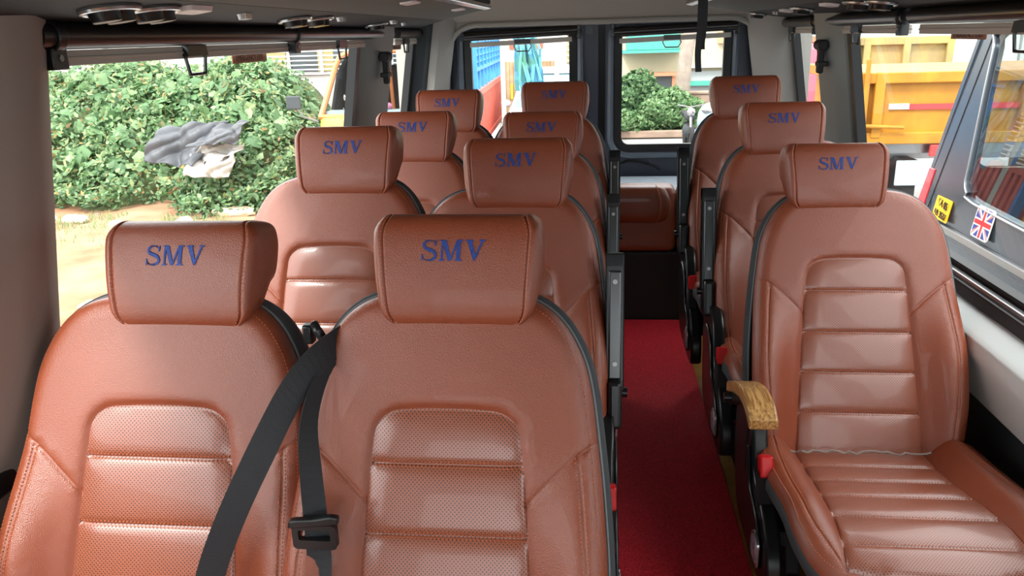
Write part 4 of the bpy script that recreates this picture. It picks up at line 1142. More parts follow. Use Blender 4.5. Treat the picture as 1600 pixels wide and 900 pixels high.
# crumpled tarpaulin on the weeds
t = thing('tarpaulin', 'grey crumpled tarpaulin and white sheet dumped on the weeds', 'tarpaulin', (-5.0, 9.75, 0.15))
def sheet(c0, c1, c2, c3, nu, nv, amp, seed, m, name):
    q = np.random.default_rng(seed); ph = q.uniform(0, 6, 8); U, W = np.meshgrid(np.linspace(0, 1, nu), np.linspace(0, 1, nv))
    c0, c1, c2, c3 = [np.array(c, float) - np.array((-5.0, 9.75, 0.15)) for c in (c0, c1, c2, c3)]
    P = (c0 * (1 - U[..., None]) + c1 * U[..., None]) * (1 - W[..., None]) + (c3 * (1 - U[..., None]) + c2 * U[..., None]) * W[..., None]
    f = amp * (1.3 * np.abs(np.sin(U * 5 + W * 2.2 + ph[0])) + 0.9 * np.sin(W * 4 - U * 3 + ph[1]) + 0.5 * np.abs(np.sin(U * 9 - W * 7 + ph[2])) + 0.10 * np.sin(U * 27 + W * 19 + ph[3]))
    P[..., 1] -= f; P[..., 2] += f * 0.4 + 0.012 * np.sin(U * 14 + ph[4]); P[..., 0] += 0.015 * np.sin(W * 9 + ph[5])
    mb = MB(); mb.add(P.reshape(-1, 3), [(j * nu + i, j * nu + i + 1, (j + 1) * nu + i + 1, (j + 1) * nu + i) for j in range(nv - 1) for i in range(nu - 1)])
    o = mb.build(name, m, t, smooth=True, angle=60); k = o.modifiers.new('thick', 'SOLIDIFY'); k.thickness = 0.006
sheet((-5.70, 9.55, 0.05), (-4.95, 9.45, -0.02), (-4.65, 10.0, 0.46), (-5.45, 9.9, 0.43), 50, 36, 0.07, 1, M['tarp'], 'grey_fold')
sheet((-4.98, 9.5, 0.20), (-4.45, 9.6, 0.26), (-4.36, 9.95, 0.48), (-4.9, 9.9, 0.46), 36, 20, 0.06, 2, M['tarp'], 'upper_grey_fold')
sheet((-5.02, 9.35, -0.14), (-4.52, 9.4, -0.14), (-4.42, 9.65, 0.12), (-5.05, 9.6, 0.14), 40, 26, 0.06, 3, M['tarp_white'], 'white_sheet')
sheet((-5.05, 9.5, 0.02), (-4.6, 9.5, 0.03), (-4.4, 9.8, 0.18), (-4.9, 9.75, 0.25), 40, 26, 0.06, 5, M['tarp_white'], 'upper_white_sheet')

# ------------------------------------------------------------------ house behind the weeds
M['white_wall'] = mat('whitewashed_wall', srgb(206, 202, 194), rough=0.9, var=0.04, vscale=1.0)
M['cream_wall'] = mat('cream_wall', srgb(196, 188, 160), rough=0.9, var=0.04, vscale=0.6)
M['pane_dark'] = mat('dim_window_pane', srgb(96, 104, 108), rough=0.2)
M['curtain'] = mat('drawn_curtain', srgb(190, 178, 130), rough=0.9)
M['louvre'] = mat('white_louvre', srgb(236, 236, 232), rough=0.6)
t = thing('white_house', 'white house with louvred windows behind the weeds', 'house', (-9.0, 17.0, GZ))
mb = MB(); mb.box(-7, 6.0, 0, 0.3, 0, 4.2); mb.build('wall', M['white_wall'], t)
mb = MB(); mb.box(-7, 6.0, -0.5, 0.4, 2.85, 3.05); mb.build('sun_ledge', M['white_wall'], t)
def louvre_window(t, x0, x1, z0, z1, n, split=None, bars=0):
    w = MB(); w.box(x0, x1, -0.02, 0.0, z0, z1); fr = w.build('window', M['pane_dark'], t)
    w = MB(); w.box(x0, x0 + (x1 - x0) * 0.3, -0.03, -0.02, z0, z1); w.box(x0 + (x1 - x0) * 0.62, x0 + (x1 - x0) * 0.78, -0.03, -0.02, z0, z1); w.build('curtain', M['curtain'], fr)
    w = MB()
    for k in range(n):
        z = z0 + (z1 - z0) * (k + 0.5) / n; w.box(x0 - 0.02, x1 + 0.02, -0.09, -0.06, z - 0.012, z + 0.012)
    for f in (0, 0.33, 0.66, 1.0): x = x0 + (x1 - x0) * f; w.box(x - 0.03, x + 0.03, -0.07, -0.03, z0 - 0.03, z1 + 0.03)
    for k in range(bars): x = x0 + (x1 - x0) * k / bars; w.box(x - 0.01, x + 0.01, -0.10, -0.085, z0, z1)
    w.box(x0 - 0.05, x1 + 0.05, -0.06, 0, z0 - 0.06, z0 - 0.02); w.build('grille', M['louvre'], fr)
louvre_window(t, 1.80, 3.95, 1.42, 2.25, 9)
louvre_window(t, -3.1, -1.6, 1.60, 2.3, 8, bars=12)
louvre_window(t, 4.3, 5.6, 1.42, 2.25, 9)

# ------------------------------------------------------------------ auto rickshaw
M['orange_paint'] = mat('faded_orange_paint', srgb(196, 112, 62), rough=0.45, var=0.1, vscale=5)
M['yellow_paint'] = mat('yellow_paint', srgb(232, 176, 52), rough=0.4, var=0.06, vscale=5)
M['cabin_dark'] = mat('dark_cabin_lining', srgb(64, 40, 34), rough=0.8)
M['black_canvas'] = mat('black_canvas_hood', srgb(40, 38, 38), rough=0.85)
M['pale_dash'] = mat('pale_dashboard', srgb(180, 186, 186), rough=0.5)
M['tyre'] = mat('tyre_rubber', srgb(34, 34, 36), rough=0.85)
t = thing('auto_rickshaw', 'orange and yellow auto rickshaw facing the van beyond the left windows', 'auto rickshaw', (-2.30, 8.6, GZ))
def bez(pts, n=0.03): return catmull(pts, n)
W0 = 0.66
mb = MB()   # front cowl
sec = [(-0.25, 0.45), (-0.36, 0.62), (-0.37, 0.85), (-0.30, 1.10), (-0.22, 1.27), (0.05, 1.27), (0.05, 0.45)]
for s in (0,):
    n = len(sec); xs = [-W0, -W0 * 0.93, -0.3, 0.3, W0 * 0.93, W0]; sh = [0.12, 0.03, 0, 0, 0.03, 0.12]; vs = []
    for x, q in zip(xs, sh): vs += [(x, y + q, z) for y, z in sec]
    fs = [(i * n + k, i * n + (k + 1) % n, (i + 1) * n + (k + 1) % n, (i + 1) * n + k) for i in range(len(xs) - 1) for k in range(n)] + [tuple(range(n)), tuple((len(xs) - 1) * n + k for k in range(n))]
    mb.add(vs, fs)
mb.build('front_cowl', M['yellow_paint'], t, smooth=True, angle=50, bevel=0.02)
mb = MB(); L_ = [(-W0 + 0.02, -0.16, 1.27), (-W0 + 0.10, 0.02, 1.60), (-W0 + 0.17, 0.10, 1.82), (-W0 + 0.26, 0.13, 1.90), (0, 0.13, 1.925), (W0 - 0.26, 0.13, 1.90), (W0 - 0.17, 0.10, 1.82), (W0 - 0.10, 0.02, 1.60), (W0 - 0.02, -0.16, 1.27)]
mb.tube([tuple(p) for p in catmull(L_, 0.05)], 0.030, 8); mb.tube([(-W0, -0.17, 1.27), (W0, -0.17, 1.27)], 0.025, 8); mb.build('windscreen_frame', M['orange_paint'], t, smooth=True)
P = [tuple(p) for p in catmull(L_, 0.05)]; mb = MB(); mb.add(P + [(0, -0.1, 1.45)], [(i, (i + 1) % len(P), len(P)) for i in range(len(P))]); mb.build('windscreen', M['vehicle_glass'], t, fixn=False)
mb = MB(); mb.prism([(-W0 + 0.02, 1.27), (-W0 + 0.13, 1.70), (-W0 + 0.28, 1.93), (0, 1.97), (W0 - 0.28, 1.93), (W0 - 0.13, 1.70), (W0 - 0.02, 1.27), (W0 - 0.05, 1.27), (W0 - 0.16, 1.68), (W0 - 0.3, 1.89), (0, 1.93), (-W0 + 0.3, 1.89), (-W0 + 0.16, 1.68), (-W0 + 0.05, 1.27)], lambda x, z: (x, 0.16, z), lambda x, z: (x, 2.1, z)); mb.build('canvas_hood', M['black_canvas'], t)
mb = MB(); mb.box(-W0, W0, 0.05, 2.1, 0.35, 0.95); mb.build('tub', M['yellow_paint'], t, bevel=0.05)
mb = MB(); mb.box(-W0 + 0.05, W0 - 0.05, 0.9, 1.05, 0.9, 1.75); mb.box(-W0 + 0.05, W0 - 0.05, 0.6, 1.0, 0.85, 1.0); mb.build('seat_back', M['cabin_dark'], t, bevel=0.03)
mb = MB(); mb.box(-W0 + 0.04, W0 - 0.04, -0.12, 0.10, 1.18, 1.32); mb.build('dashboard', M['pale_dash'], t, bevel=0.03)
mb = MB(); mb.tube([(-0.30, 0.3, 1.0), (-0.30, 0.2, 1.85)], 0.02, 8); mb.tube([(0.05, 0.3, 1.0), (0.05, 0.2, 1.85)], 0.02, 8); mb.build('cabin_post', M['orange_paint'], t, smooth=True)
mb = MB(); mb.tube([(-W0, -0.2, 1.22), (-W0 - 0.14, -0.25, 1.28), (-W0 - 0.22, -0.28, 1.40)], 0.010, 6); arm = mb.build('mirror_arm', M['steel'], t, smooth=True)
mb = MB(); mb.box(-W0 - 0.30, -W0 - 0.14, -0.30, -0.27, 1.36, 1.50); mb.build('mirror', M['charcoal'], arm, bevel=0.02)
mb = MB(); mb.tube([(-0.35, -0.31, 1.15), (-0.05, -0.24, 1.32)], 0.010, 6); mb.build('wiper', M['louvre'], t, smooth=True)
mb = MB(); mb.sphere((-0.18, -0.34, 0.92), 0.09, 10, (1, .5, 1)); mb.build('headlamp', M['chrome'], t, smooth=True)
mb = MB(); mb.sphere((0.18, -0.34, 0.92), 0.09, 10, (1, .5, 1)); mb.build('headlamp', M['chrome'], t, smooth=True)
mb = MB(); mb.sphere((0.06, -0.02, 1.36), 0.05, 8, (1, .7, .7)); mb.build('dashboard_ornament', mat('pink_flowers', srgb(214, 130, 160), rough=0.8), t, smooth=True)
def wheel(x, y, r, w, name, parent, ax='x'):
    mb = MB(); pr = [(r * 0.55, -w / 2), (r * 0.9, -w / 2), (r, -w * 0.35), (r, w * 0.35), (r * 0.9, w / 2), (r * 0.55, w / 2)]; n = 28; vs = []
    for k in range(n):
        a = 2 * math.pi * k / n; vs += [(x + q, y + p * math.cos(a), r + p * math.sin(a)) for p, q in pr]
    m_ = len(pr); fs = [(k * m_ + j, k * m_ + (j + 1) % m_, ((k + 1) % n) * m_ + (j + 1) % m_, ((k + 1) % n) * m_ + j) for k in range(n) for j in range(m_)]
    mb.add(vs, fs); o = mb.build(name, M['tyre'], parent, smooth=True, angle=40)
    mb = MB(); mb.tube([(x - w * 0.25, y, r), (x + w * 0.25, y, r)], r * 0.56, 20); mb.build('hub', M['steel'], o, smooth=True, angle=40); return o
wheel(0, 0.0, 0.22, 0.10, 'wheel', t); wheel(-W0 + 0.08, 1.7, 0.22, 0.12, 'wheel', t); wheel(W0 - 0.08, 1.7, 0.22, 0.12, 'wheel', t)

# ------------------------------------------------------------------ street behind the van
M['teal'] = mat('teal_balcony_paint', srgb(72, 158, 142), rough=0.7)
M['peach'] = mat('orange_window_surround', srgb(226, 160, 124), rough=0.8)
M['gate_brown'] = mat('weathered_wood_gate', srgb(178, 150, 118), rough=0.8, col2=srgb(150, 118, 88), vscale=4)
M['shutter_grey'] = mat('grey_shutter', srgb(170, 170, 172), rough=0.6)
M['terracotta'] = mat('terracotta_paint', srgb(190, 96, 76), rough=0.8)
M['trunk'] = mat('ringed_palm_bark', srgb(150, 136, 124), rough=0.95, var=0.15, vscale=6, bump=0.8, bscale=20)
t = thing('street_building', 'cream building with teal balcony and grey shutter across the road', 'building', (1.5, 20.0, GZ))
mb = MB(); mb.box(-1.4, 6.5, 0, 0.4, 0, 4.0); mb.build('wall', M['cream_wall'], t)
mb = MB(); mb.box(-0.85, 0.34, -0.7, 0, 1.62, 2.6); mb.build('balcony', M['teal'], t, bevel=0.02)
mb = MB(); mb.box(-0.95, 0.42, -0.75, 0.0, 1.56, 1.62); mb.build('balcony_slab', M['teal'], t)
mb = MB(); mb.box(-0.7, 0.25, -0.03, 0.0, 0.62, 1.02); w = mb.build('window', M['pane_dark'], t); mb = MB(); mb.box(-0.78, 0.33, -0.3, 0, 1.02, 1.10); mb.box(-0.78, -0.70, -0.06, 0, 0.6, 1.02); mb.box(0.25, 0.33, -0.06, 0, 0.6, 1.02); mb.build('window_surround', M['peach'], w)
mb = MB(); mb.box(0.5, 2.6, -0.06, 0, 0.0, 1.10); mb.build('shutter', M['shutter_grey'], t); mb = MB(); mb.box(0.45, 2.7, -0.25, 0, 0.78, 0.88); mb.build('awning', M['teal'], t); mb = MB(); mb.box(0.45, 4.2, -0.2, 0, 1.18, 1.24); mb.build('ledge', M['shutter_grey'], t)
mb = MB(); mb.box(1.28, 2.1, -0.1, 0, 1.72, 2.3); w = mb.build('window', M['peach'], t); mb = MB(); mb.box(1.44, 1.95, -0.12, -0.1, 1.86, 2.2); mb.build('window_pane', M['pane_dark'], w)
t = thing('gated_building', 'white building with brown double gate behind the rear left window', 'building', (-1.5, 20.0, GZ))
mb = MB(); mb.box(-3.5, 1.55, 0, 0.4, 0, 4.0); mb.build('wall', M['white_wall'], t)
mb = MB()
for k in range(16): mb.box(-0.9 + k * 0.09, -0.9 + k * 0.09 + 0.084, -0.06, 0.0, 0.0, 1.42)
mb.build('gate', M['gate_brown'], t)
mb = MB(); mb.box(-0.62, -0.56, -0.09, -0.06, 0.55, 0.9); mb.box(0.05, 0.11, -0.09, -0.06, 0.55, 0.9); mb.build('gate_handle', M['yellow_paint'], t)
for x in (-0.55, 0.1): mb = MB(); mb.box(x - .08, x + .08, -0.05, 0, 1.72, 1.92); mb.build('vent_opening', M['terracotta'], t)
louvre_window(t, 0.72, 1.4, 1.35, 2.1, 6)
mb = MB(); mb.box(0.62, 1.45, -0.05, 0, 0.2, 0.95); mb.build('shutter', mat('plum_shutter', srgb(96, 76, 104), rough=0.6), t)
# palm trunk
mb = MB(); pts = [(1.72, 17.5, GZ), (1.76, 17.5, 0.2), (1.80, 17.5, 0.9), (1.92, 17.5, 1.7), (1.98, 17.5, 2.6), (2.0, 17.5, 4.2)]
P = catmull(pts, 0.08); mb.tube([tuple(p) for p in P], [0.15 - 0.012 * i / len(P) * 4 + (0.010 if i % 2 else 0) for i in range(len(P))], 14)
tag(mb.build('palm_trunk', M['trunk'], smooth=True), 'ringed grey palm trunk in front of the cream building', 'tree')
# compound wall and bushes
M['low_wall'] = mat('mossy_low_wall', srgb(150, 128, 112), rough=0.95, var=0.2, vscale=3)
mb = MB(); mb.box(-0.3, 2.4, 17.9, 18.1, GZ, 0.12); mb.box(-0.35, 2.45, 17.87, 18.13, 0.12, 0.18); tag(mb.build('compound_wall', M['low_wall'], bevel=0.02), 'low brown compound wall behind the roadside bushes', 'wall')
mb = MB(); mb.box(0.2, 2.2, 16.35, 16.5, GZ, GZ + 0.14); tag(mb.build('planter_kerb', M['low_wall'], bevel=0.02), 'low terracotta kerb under the roadside bushes', 'kerb')
def bush(name, label, c, r, n, m, size, seed):
    q = np.random.default_rng(seed)
    t = thing(name, label, 'bush', (c[0], c[1], GZ))
    d = q.normal(0, 1, (n, 3)); d /= np.linalg.norm(d, axis=1)[:, None]
    lob = 1 + 0.14 * np.sin(d[:, 0] * 5 + seed) * np.sin(d[:, 2] * 6) + 0.1 * np.sin(d[:, 1] * 9 + d[:, 0] * 7)
    P = d * (np.array(r) * (lob * q.uniform(0.55, 1.02, n) ** 0.5)[:, None]) + np.array([0, 0, c[2] - GZ]); P[:, 2] = np.maximum(P[:, 2], 0.03)
    V, F = leaves(P, d, size, 0, 0.8, 0.6, q); link('foliage', V, F, m, t)
    mb = MB()
    for k in range(7):
        a = k * 0.9; mb.tube([(0.05 * math.cos(a), 0.05 * math.sin(a), 0), (r[0] * 0.35 * math.cos(a), r[1] * 0.35 * math.sin(a), (c[2] - GZ) * 0.9), (r[0] * 0.7 * math.cos(a), r[1] * 0.7 * math.sin(a), (c[2] - GZ) + r[2] * 0.4)], [0.03, 0.02, 0.008], 6)
    mb.build('stem', M['stem'], t)
bush('roadside_bush', 'darker green bush on the left before the compound wall', (0.72, 17.2, 0.02), (0.62, 0.5, 0.62), 6000, M['leaf_mid'], 0.10, 3)
bush('roadside_bush', 'bright green spreading bush in front of the palm trunk', (1.42, 16.9, -0.12), (0.66, 0.5, 0.42), 6500, M['leaf_bright'], 0.10, 4)
bush('roadside_bush', 'low green bush at the foot of the kerb on the left', (0.62, 16.7, -0.32), (0.55, 0.4, 0.26), 3500, M['leaf_bright'], 0.09, 6)

# parked cars
def car(name, label, loc, rz, m, L=3.7, Wd=1.6, Hh=1.45):
    t = thing(name, label, 'car', loc, rz)
    w = Wd / 2
    low = catmull([(0.0, 0.35), (0.02, 0.62), (0.12, 0.74), (0.9, 0.88), (1.05, 0.92), (2.7, 0.94), (3.45, 0.90), (3.62, 0.75), (3.68, 0.40), (3.5, 0.24), (0.2, 0.22)], 0.08, True)
    mb = MB(); n = len(low); vs = []; xs = [-w, -w * 0.94, -w * 0.4, w * 0.4, w * 0.94, w]
    for x, sc in zip(xs, (0.94, 0.99, 1.0, 1.0, 0.99, 0.94)): vs += [(x, 1.85 + (y - 1.85) * sc, 0.55 + (z - 0.55) * sc) for y, z in low]
    fs = [(i * n + k, i * n + (k + 1) % n, (i + 1) * n + (k + 1) % n, (i + 1) * n + k) for i in range(len(xs) - 1) for k in range(n)] + [tuple(range(n)), tuple((len(xs) - 1) * n + k for k in range(n))]
    mb.add(vs, fs); mb.build('body', m, t, smooth=True, angle=40)
    g = [(0.95, 0.88), (1.55, 1.36), (1.75, 1.42), (2.7, 1.44), (3.0, 1.38), (3.45, 0.92)]
    mb = MB(); vs = [(s_ * (w - 0.05 - 0.16 * (z - 0.88) / 0.55), y, z) for s_ in (-1, 1) for y, z in g]; k = len(g)
    mb.add(vs, [tuple(range(k)), tuple(range(k, 2 * k))] + [(i, (i + 1) % k, k + (i + 1) % k, k + i) for i in range(k)]); mb.build('window_band', mat('tinted_car_glass', srgb(130, 160, 170), rough=0.08), t, bevel=0.02)
    mb = MB()
    for s_ in (-1, 1): mb.tube([(s_ * (w - 0.06 - 0.16 * (z - 0.88) / 0.55 + 0.01), y, z) for y, z in g], 0.03, 6)
    mb.box(-w + 0.2, w - 0.2, 1.6, 2.95, 1.40, 1.46); mb.build('roof_frame', m, t, smooth=True)
    for s_ in (-1, 1):
        mb = MB(); mb.sphere((s_ * (w + 0.08), 1.15, 0.95), 0.09, 8, (1, .6, .7)); mb.build('wing_mirror', m, t, smooth=True)
        mb = MB(); mb.sphere((s_ * (w - 0.25), 0.06, 0.66), 0.12, 8, (1.2, .6, .6)); mb.build('headlamp', M['chrome'], t, smooth=True)
        wheel(s_ * (w - 0.08), 0.72, 0.29, 0.18, 'wheel', t); wheel(s_ * (w - 0.08), 2.95, 0.29, 0.18, 'wheel', t)
    mb = MB(); mb.box(-0.4, 0.4, -0.02, 0.04, 0.42, 0.56); mb.build('grille', M['plastic'], t)
car('parked_car', 'pale blue parked car by the road beyond the rear right window', (2.26, 14.4, GZ), R(-50), mat('pale_blue_car_paint', srgb(170, 200, 214), rough=0.25, spec=0.7))
car('parked_car', 'white parked car beyond the rear left window', (-0.66, 12.5, GZ), 0.0, mat('white_car_paint', srgb(226, 232, 234), rough=0.3))
t = thing('motorcycle', 'dark motorcycle leaning beside the pale blue parked car', 'motorcycle', (1.60, 14.2, GZ))
t.scale = (0.8, 0.8, 0.8)
for yy in (0.0, 1.15): wheel(0, yy, 0.28, 0.09, 'wheel', t)
mb = MB(); mb.tube([(0, 0, 0.28), (0, 0.25, 0.85), (0, 0.3, 0.95)], 0.03, 8); mb.tube([(-0.28, 0.32, 1.0), (0, 0.28, 0.95), (0.28, 0.32, 1.0)], 0.015, 6); mb.build('fork', M['steel'], t, smooth=True)
mb = MB(); mb.sphere((0, 0.5, 0.75), 0.2, 10, (0.6, 1.2, 0.6)); mb.sphere((0, 0.6, 0.42), 0.2, 10, (0.7, 1.0, 0.8)); mb.build('tank', M['charcoal'], t, smooth=True)
mb = MB(); mb.box(-0.12, 0.12, 0.68, 1.3, 0.70, 0.80); mb.build('saddle', M['matte_black'], t, bevel=0.03)
mb = MB(); mb.sphere((0, 0.18, 0.86), 0.09, 10); mb.build('headlamp', M['chrome'], t, smooth=True)

# blue and red cargo truck seen along its side
M['blue_paint'] = mat('bright_blue_paint', srgb(60, 140, 205), rough=0.5, var=0.12, vscale=6)
M['red_slats'] = mat('faded_red_slats', srgb(206, 98, 78), rough=0.6, var=0.12, vscale=6)
t = thing('cargo_truck', 'cargo truck with red slatted side and blue upper lattice', 'truck', (-1.67, 11.0, GZ), R(2.5))
mb = MB()
mb.box(-0.03, 0.05, 0, 4.6, 1.24, 1.32); mb.box(-0.03, 0.05, 0, 4.6, 0.52, 0.60)
for k in range(24): mb.box(-0.02, 0.04, 0.05 + k * 0.19, 0.05 + k * 0.19 + 0.10, 0.6, 1.24)
mb.box(-0.05, -0.02, 0, 4.6, 0.55, 1.28); mb.build('slatted_side', M['red_slats'], t)
mb = MB()
for k in range(9): mb.box(-0.03, 0.03, 0.05 + k * 0.56, 0.05 + k * 0.56 + 0.07, 1.32, 2.35)
for k in range(9): mb.box(-0.02, 0.02, 0, 4.6, 1.60 + k * 0.09, 1.615 + k * 0.09)
for z in (1.58, 2.32): mb.box(-0.035, 0.035, 0, 4.6, z, z + 0.05)
mb.box(-0.06, 0.06, -0.08, 0.0, 0.5, 2.4); mb.build('upper_lattice', M['blue_paint'], t)
mb = MB(); mb.box(-1.3, -0.05, 0, 4.6, 0.46, 0.56); mb.box(-1.3, -0.05, 4.5, 4.6, 0.5, 2.3); mb.build('load_bed', M['blue_paint'], t)
mb = MB(); mb.box(-1.35, -1.27, 0, 4.6, 0.5, 1.3); mb.build('far_side', M['red_slats'], t)
mb = MB(); mb.box(-1.2, -0.2, 0.0, 4.6, 0.32, 0.46); mb.build('chassis', M['matte_black'], t)
for y in (0.9, 3.6):
    for x in (-0.25, -1.1): wheel(x, y, 0.36, 0.24, 'wheel', t)
# poles
for x, y, lab in ((-1.25, 10.85, 'pale post beside the blue and red truck'), (-0.54, 10.85, 'pale post in front of the brown gate')):
    mb = MB(); mb.tube([(x, y, GZ), (x, y, 2.6)], 0.032, 10); o = mb.build('post', mat('pale_galvanised_post', srgb(176, 188, 178), rough=0.6), smooth=True); tag(o, lab, 'post')
# hanging blue plastic strands
mb = MB(); rr = random.Random(9)
for k in range(34):
    x = -1.17 + rr.uniform(0, 0.30); y = 10.9 + rr.uniform(-.1, .1); z = 1.75; w = rr.uniform(0.012, 0.03); P = [(x, y, z)]
    for q in range(7): x += rr.uniform(-0.02, 0.06); z -= rr.uniform(0.10, 0.2); P.append((x, y + rr.uniform(-.03, .03), z))
    mb.strip([(a - w, b, c) for a, b, c in P], [(a + w, b, c) for a, b, c in P])
mb.tube([(-1.25, 10.9, 1.75), (-0.54, 10.9, 1.78)], 0.012, 6)
o = mb.build('blue_tarpaulin', mat('shredded_blue_plastic', srgb(58, 132, 190), rough=0.5, col2=srgb(86, 150, 130), vscale=3), fixn=False); tag(o, 'shredded blue plastic sheet hanging from a line between the posts', 'tarpaulin')

# ------------------------------------------------------------------ right side: tipper trucks
M['tipper_yellow'] = mat('chipped_yellow_paint', srgb(186, 130, 30), rough=0.5, col2=srgb(166, 108, 26), vscale=3)
M['old_yellow'] = mat('weathered_yellow_paint', srgb(176, 152, 88), rough=0.7, col2=srgb(140, 124, 90), vscale=2.5)
M['red_stripe'] = mat('red_tape', srgb(214, 60, 62), rough=0.5)
def tipper(name, label, loc, W_, Hh, D, m, rz=0.0, stripe=True):
    t = thing(name, label, 'truck', loc, rz)
    z0 = 1.02
    mb = MB(); mb.box(0.06, W_ - 0.06, 0.02, D, z0, z0 + Hh); mb.build('tray', m, t, bevel=0.01)
    mb = MB(); mb.box(0, W_, -0.05, 0.03, z0 + Hh - 0.10, z0 + Hh); mb.box(0, W_, -0.05, 0.03, z0 - 0.06, z0 + 0.05)
    for x in (0.0, 0.14, W_ * 0.5, W_ - 0.10): mb.box(x, x + 0.09, -0.06, 0.02, z0, z0 + Hh)
    mb.box(-0.06, 0.02, -0.02, D, z0 + Hh - 0.08, z0 + Hh + 0.02)
    mb.build('tray_frame', m, t, bevel=0.01)
    mb = MB(); mb.tube([(0.05, -0.09, z0 + Hh + 0.12), (0.05, -0.09, z0 + 0.05)], 0.022, 10); mb.tube([(0.05, -0.09, z0 + 0.12), (0.42, -0.09, z0 + 0.10)], 0.018, 8); mb.build('latch_bar', m, t, smooth=True)
    if stripe:
        mb = MB(); mb.box(0.30, 0.48, -0.001, 0.019, z0 + 0.26, z0 + 0.31); mb.build('white_tape', M['louvre'], t)
        mb = MB(); mb.box(0.48, W_ - 0.12, -0.001, 0.019, z0 + 0.255, z0 + 0.305); mb.build('red_tape_stripe', M['red_stripe'], t)
    mb = MB(); mb.box(0.1, W_ - 0.1, 0.05, 0.15, z0 - 0.16, z0 - 0.06); mb.box(0.25, W_ - 0.25, 0.3, D, z0 - 0.25, z0 - 0.06); mb.build('subframe', M['steel'], t)
    mb = MB(); mb.box(0.5, 0.62, 0.0, D, 0.45, 0.80); mb.box(W_ - 0.62, W_ - 0.5, 0.0, D, 0.45, 0.80); mb.tube([(0.2, 0.9, 0.5), (W_ - 0.2, 0.9, 0.5)], 0.09, 10); mb.build('chassis', M['matte_black'], t)
    mb = MB(); mb.box(0.42, 0.80, -0.03, 0.0, 0.56, 0.80); mb.box(W_ - 0.8, W_ - 0.42, -0.03, 0.0, 0.56, 0.80); mb.build('light_plate', mat('pale_blue_plate', srgb(176, 194, 200), rough=0.5), t, bevel=0.01)
    mb = MB(); mb.box(0.70, 0.86, -0.05, -0.01, 0.84, 0.95); mb.build('tail_lamp', M['red_stripe'], t, bevel=0.01)
    for x in (0.28, W_ - 0.28):
        for y in ((0.95,) if D < 2 else (0.95, 2.0)): wheel(x, y, 0.48, 0.30, 'wheel', t)
    return t
tipper('tipper_truck', 'bright yellow tipper truck tray with red stripe outside the right window', (2.42, 8.0, GZ), 2.9, 0.60, 1.75, M['tipper_yellow'])
tipper('tipper_truck', 'weathered pale yellow tipper behind the bright yellow tray', (3.38, 11.6, GZ), 1.30, 0.86, 2.0, M['old_yellow'], stripe=False)
# red lorry cab glimpsed through the narrow right window
t = thing('lorry_cab', 'pinkish red lorry cab seen through the narrow right window', 'truck', (2.50, 12.2, GZ))
mb = MB(); sec = [(0.0, 0.4), (-0.05, 0.9), (0.02, 1.15), (0.42, 1.72), (0.55, 1.78), (1.4, 1.8), (1.4, 0.4)]
mb.prism(sec, lambda y, z: (0.9 + y * -0.0, y, z), lambda y, z: (-0.35, y, z)); M['pink_red'] = mat('faded_red_cab_paint', srgb(206, 78, 96), rough=0.4)
mb.build('cab', M['pink_red'], t, bevel=0.04)
mb = MB(); mb.add([(-0.28, 0.03, 1.13), (0.84, 0.03, 1.13), (0.80, 0.37, 1.63), (-0.24, 0.37, 1.63)], [(0, 1, 2, 3)]); mb.build('windscreen', mat('greenish_cab_glass', srgb(120, 168, 150), rough=0.1), t, fixn=False)
mb = MB(); mb.box(-0.4, 0.95, -0.12, 0.0, 0.42, 0.66); mb.build('bumper', M['louvre'], t, bevel=0.02)
for x in (-0.15, 0.7): wheel(x, 0.6, 0.4, 0.24, 'wheel', t)
# pale wall behind the trucks, with an orange column
t = thing('roadside_building', 'very pale plastered building behind the yellow trucks', 'building', (6.0, 19.0, GZ))
mb = MB(); mb.box(-2.2, 12, 0, 0.4, 0, 5.5); mb.build('wall', mat('pale_mint_plaster', srgb(228, 236, 222), rough=0.9), t)
mb = MB(); mb.box(-2.45, -2.0, -0.15, 0.2, 0, 5.5); mb.build('column', M['peach'], t)
mb = MB()
for k in range(10): mb.box(3.0 + k * 0.14, 3.03 + k * 0.14, -0.05, 0, 1.2, 1.8)
mb.box(2.95, 4.35, -0.06, 0, 1.8, 1.84); mb.build('railing', M['steel'], t)

# ------------------------------------------------------------------ grey van parked alongside
M['van_grey'] = mat('metallic_grey_van_paint', srgb(78, 88, 98), rough=0.2, metal=0.5, spec=0.7)
t = thing('grey_van', 'dark grey passenger van parked close outside the right window', 'van', (2.0, 3.0, GZ))
def vx(z): return max(0.0, (z - 0.95) * 0.16)      # side leans away above the belt
yr = lambda z: 2.23 - max(0, z - 0.75) * 0.17                      # raked tail edge
body_out = np.array([(-3.2, 0.30), (yr(0.3), 0.30)] + [(yr(z), z) for z in np.linspace(0.4, 2.15, 10)] + [(yr(2.15) - 0.12, 2.28), (-3.2, 2.30)])
wins = [np.array([p for p in [(1.60, 1.15), (1.655, 1.20), (1.67, 1.28), (1.80, 1.90), (1.74, 1.98), (0.45, 1.98), (0.38, 1.92), (0.38, 1.17), (0.45, 1.10), (1.52, 1.12)]]), rrect(-1.4, 0.22, 1.10, 1.98, 0.07), rrect(-3.0, -1.56, 1.10, 1.98, 0.07)]
wins[0] = resample(catmull(wins[0], 0.03, True), 0.04, True)
if area(wins[0]) < 0: wins[0] = wins[0][::-1]
holed_panel(body_out, wins, lambda y, z: (vx(z), y, z), lambda y, z: (vx(z) + 0.05, y, z), 'side_panel', M['van_grey'], t)
holed_panel(body_out, wins, lambda y, z: (1.9 - vx(z), y, z), lambda y, z: (1.85 - vx(z), y, z), 'far_side_panel', M['van_grey'], t)
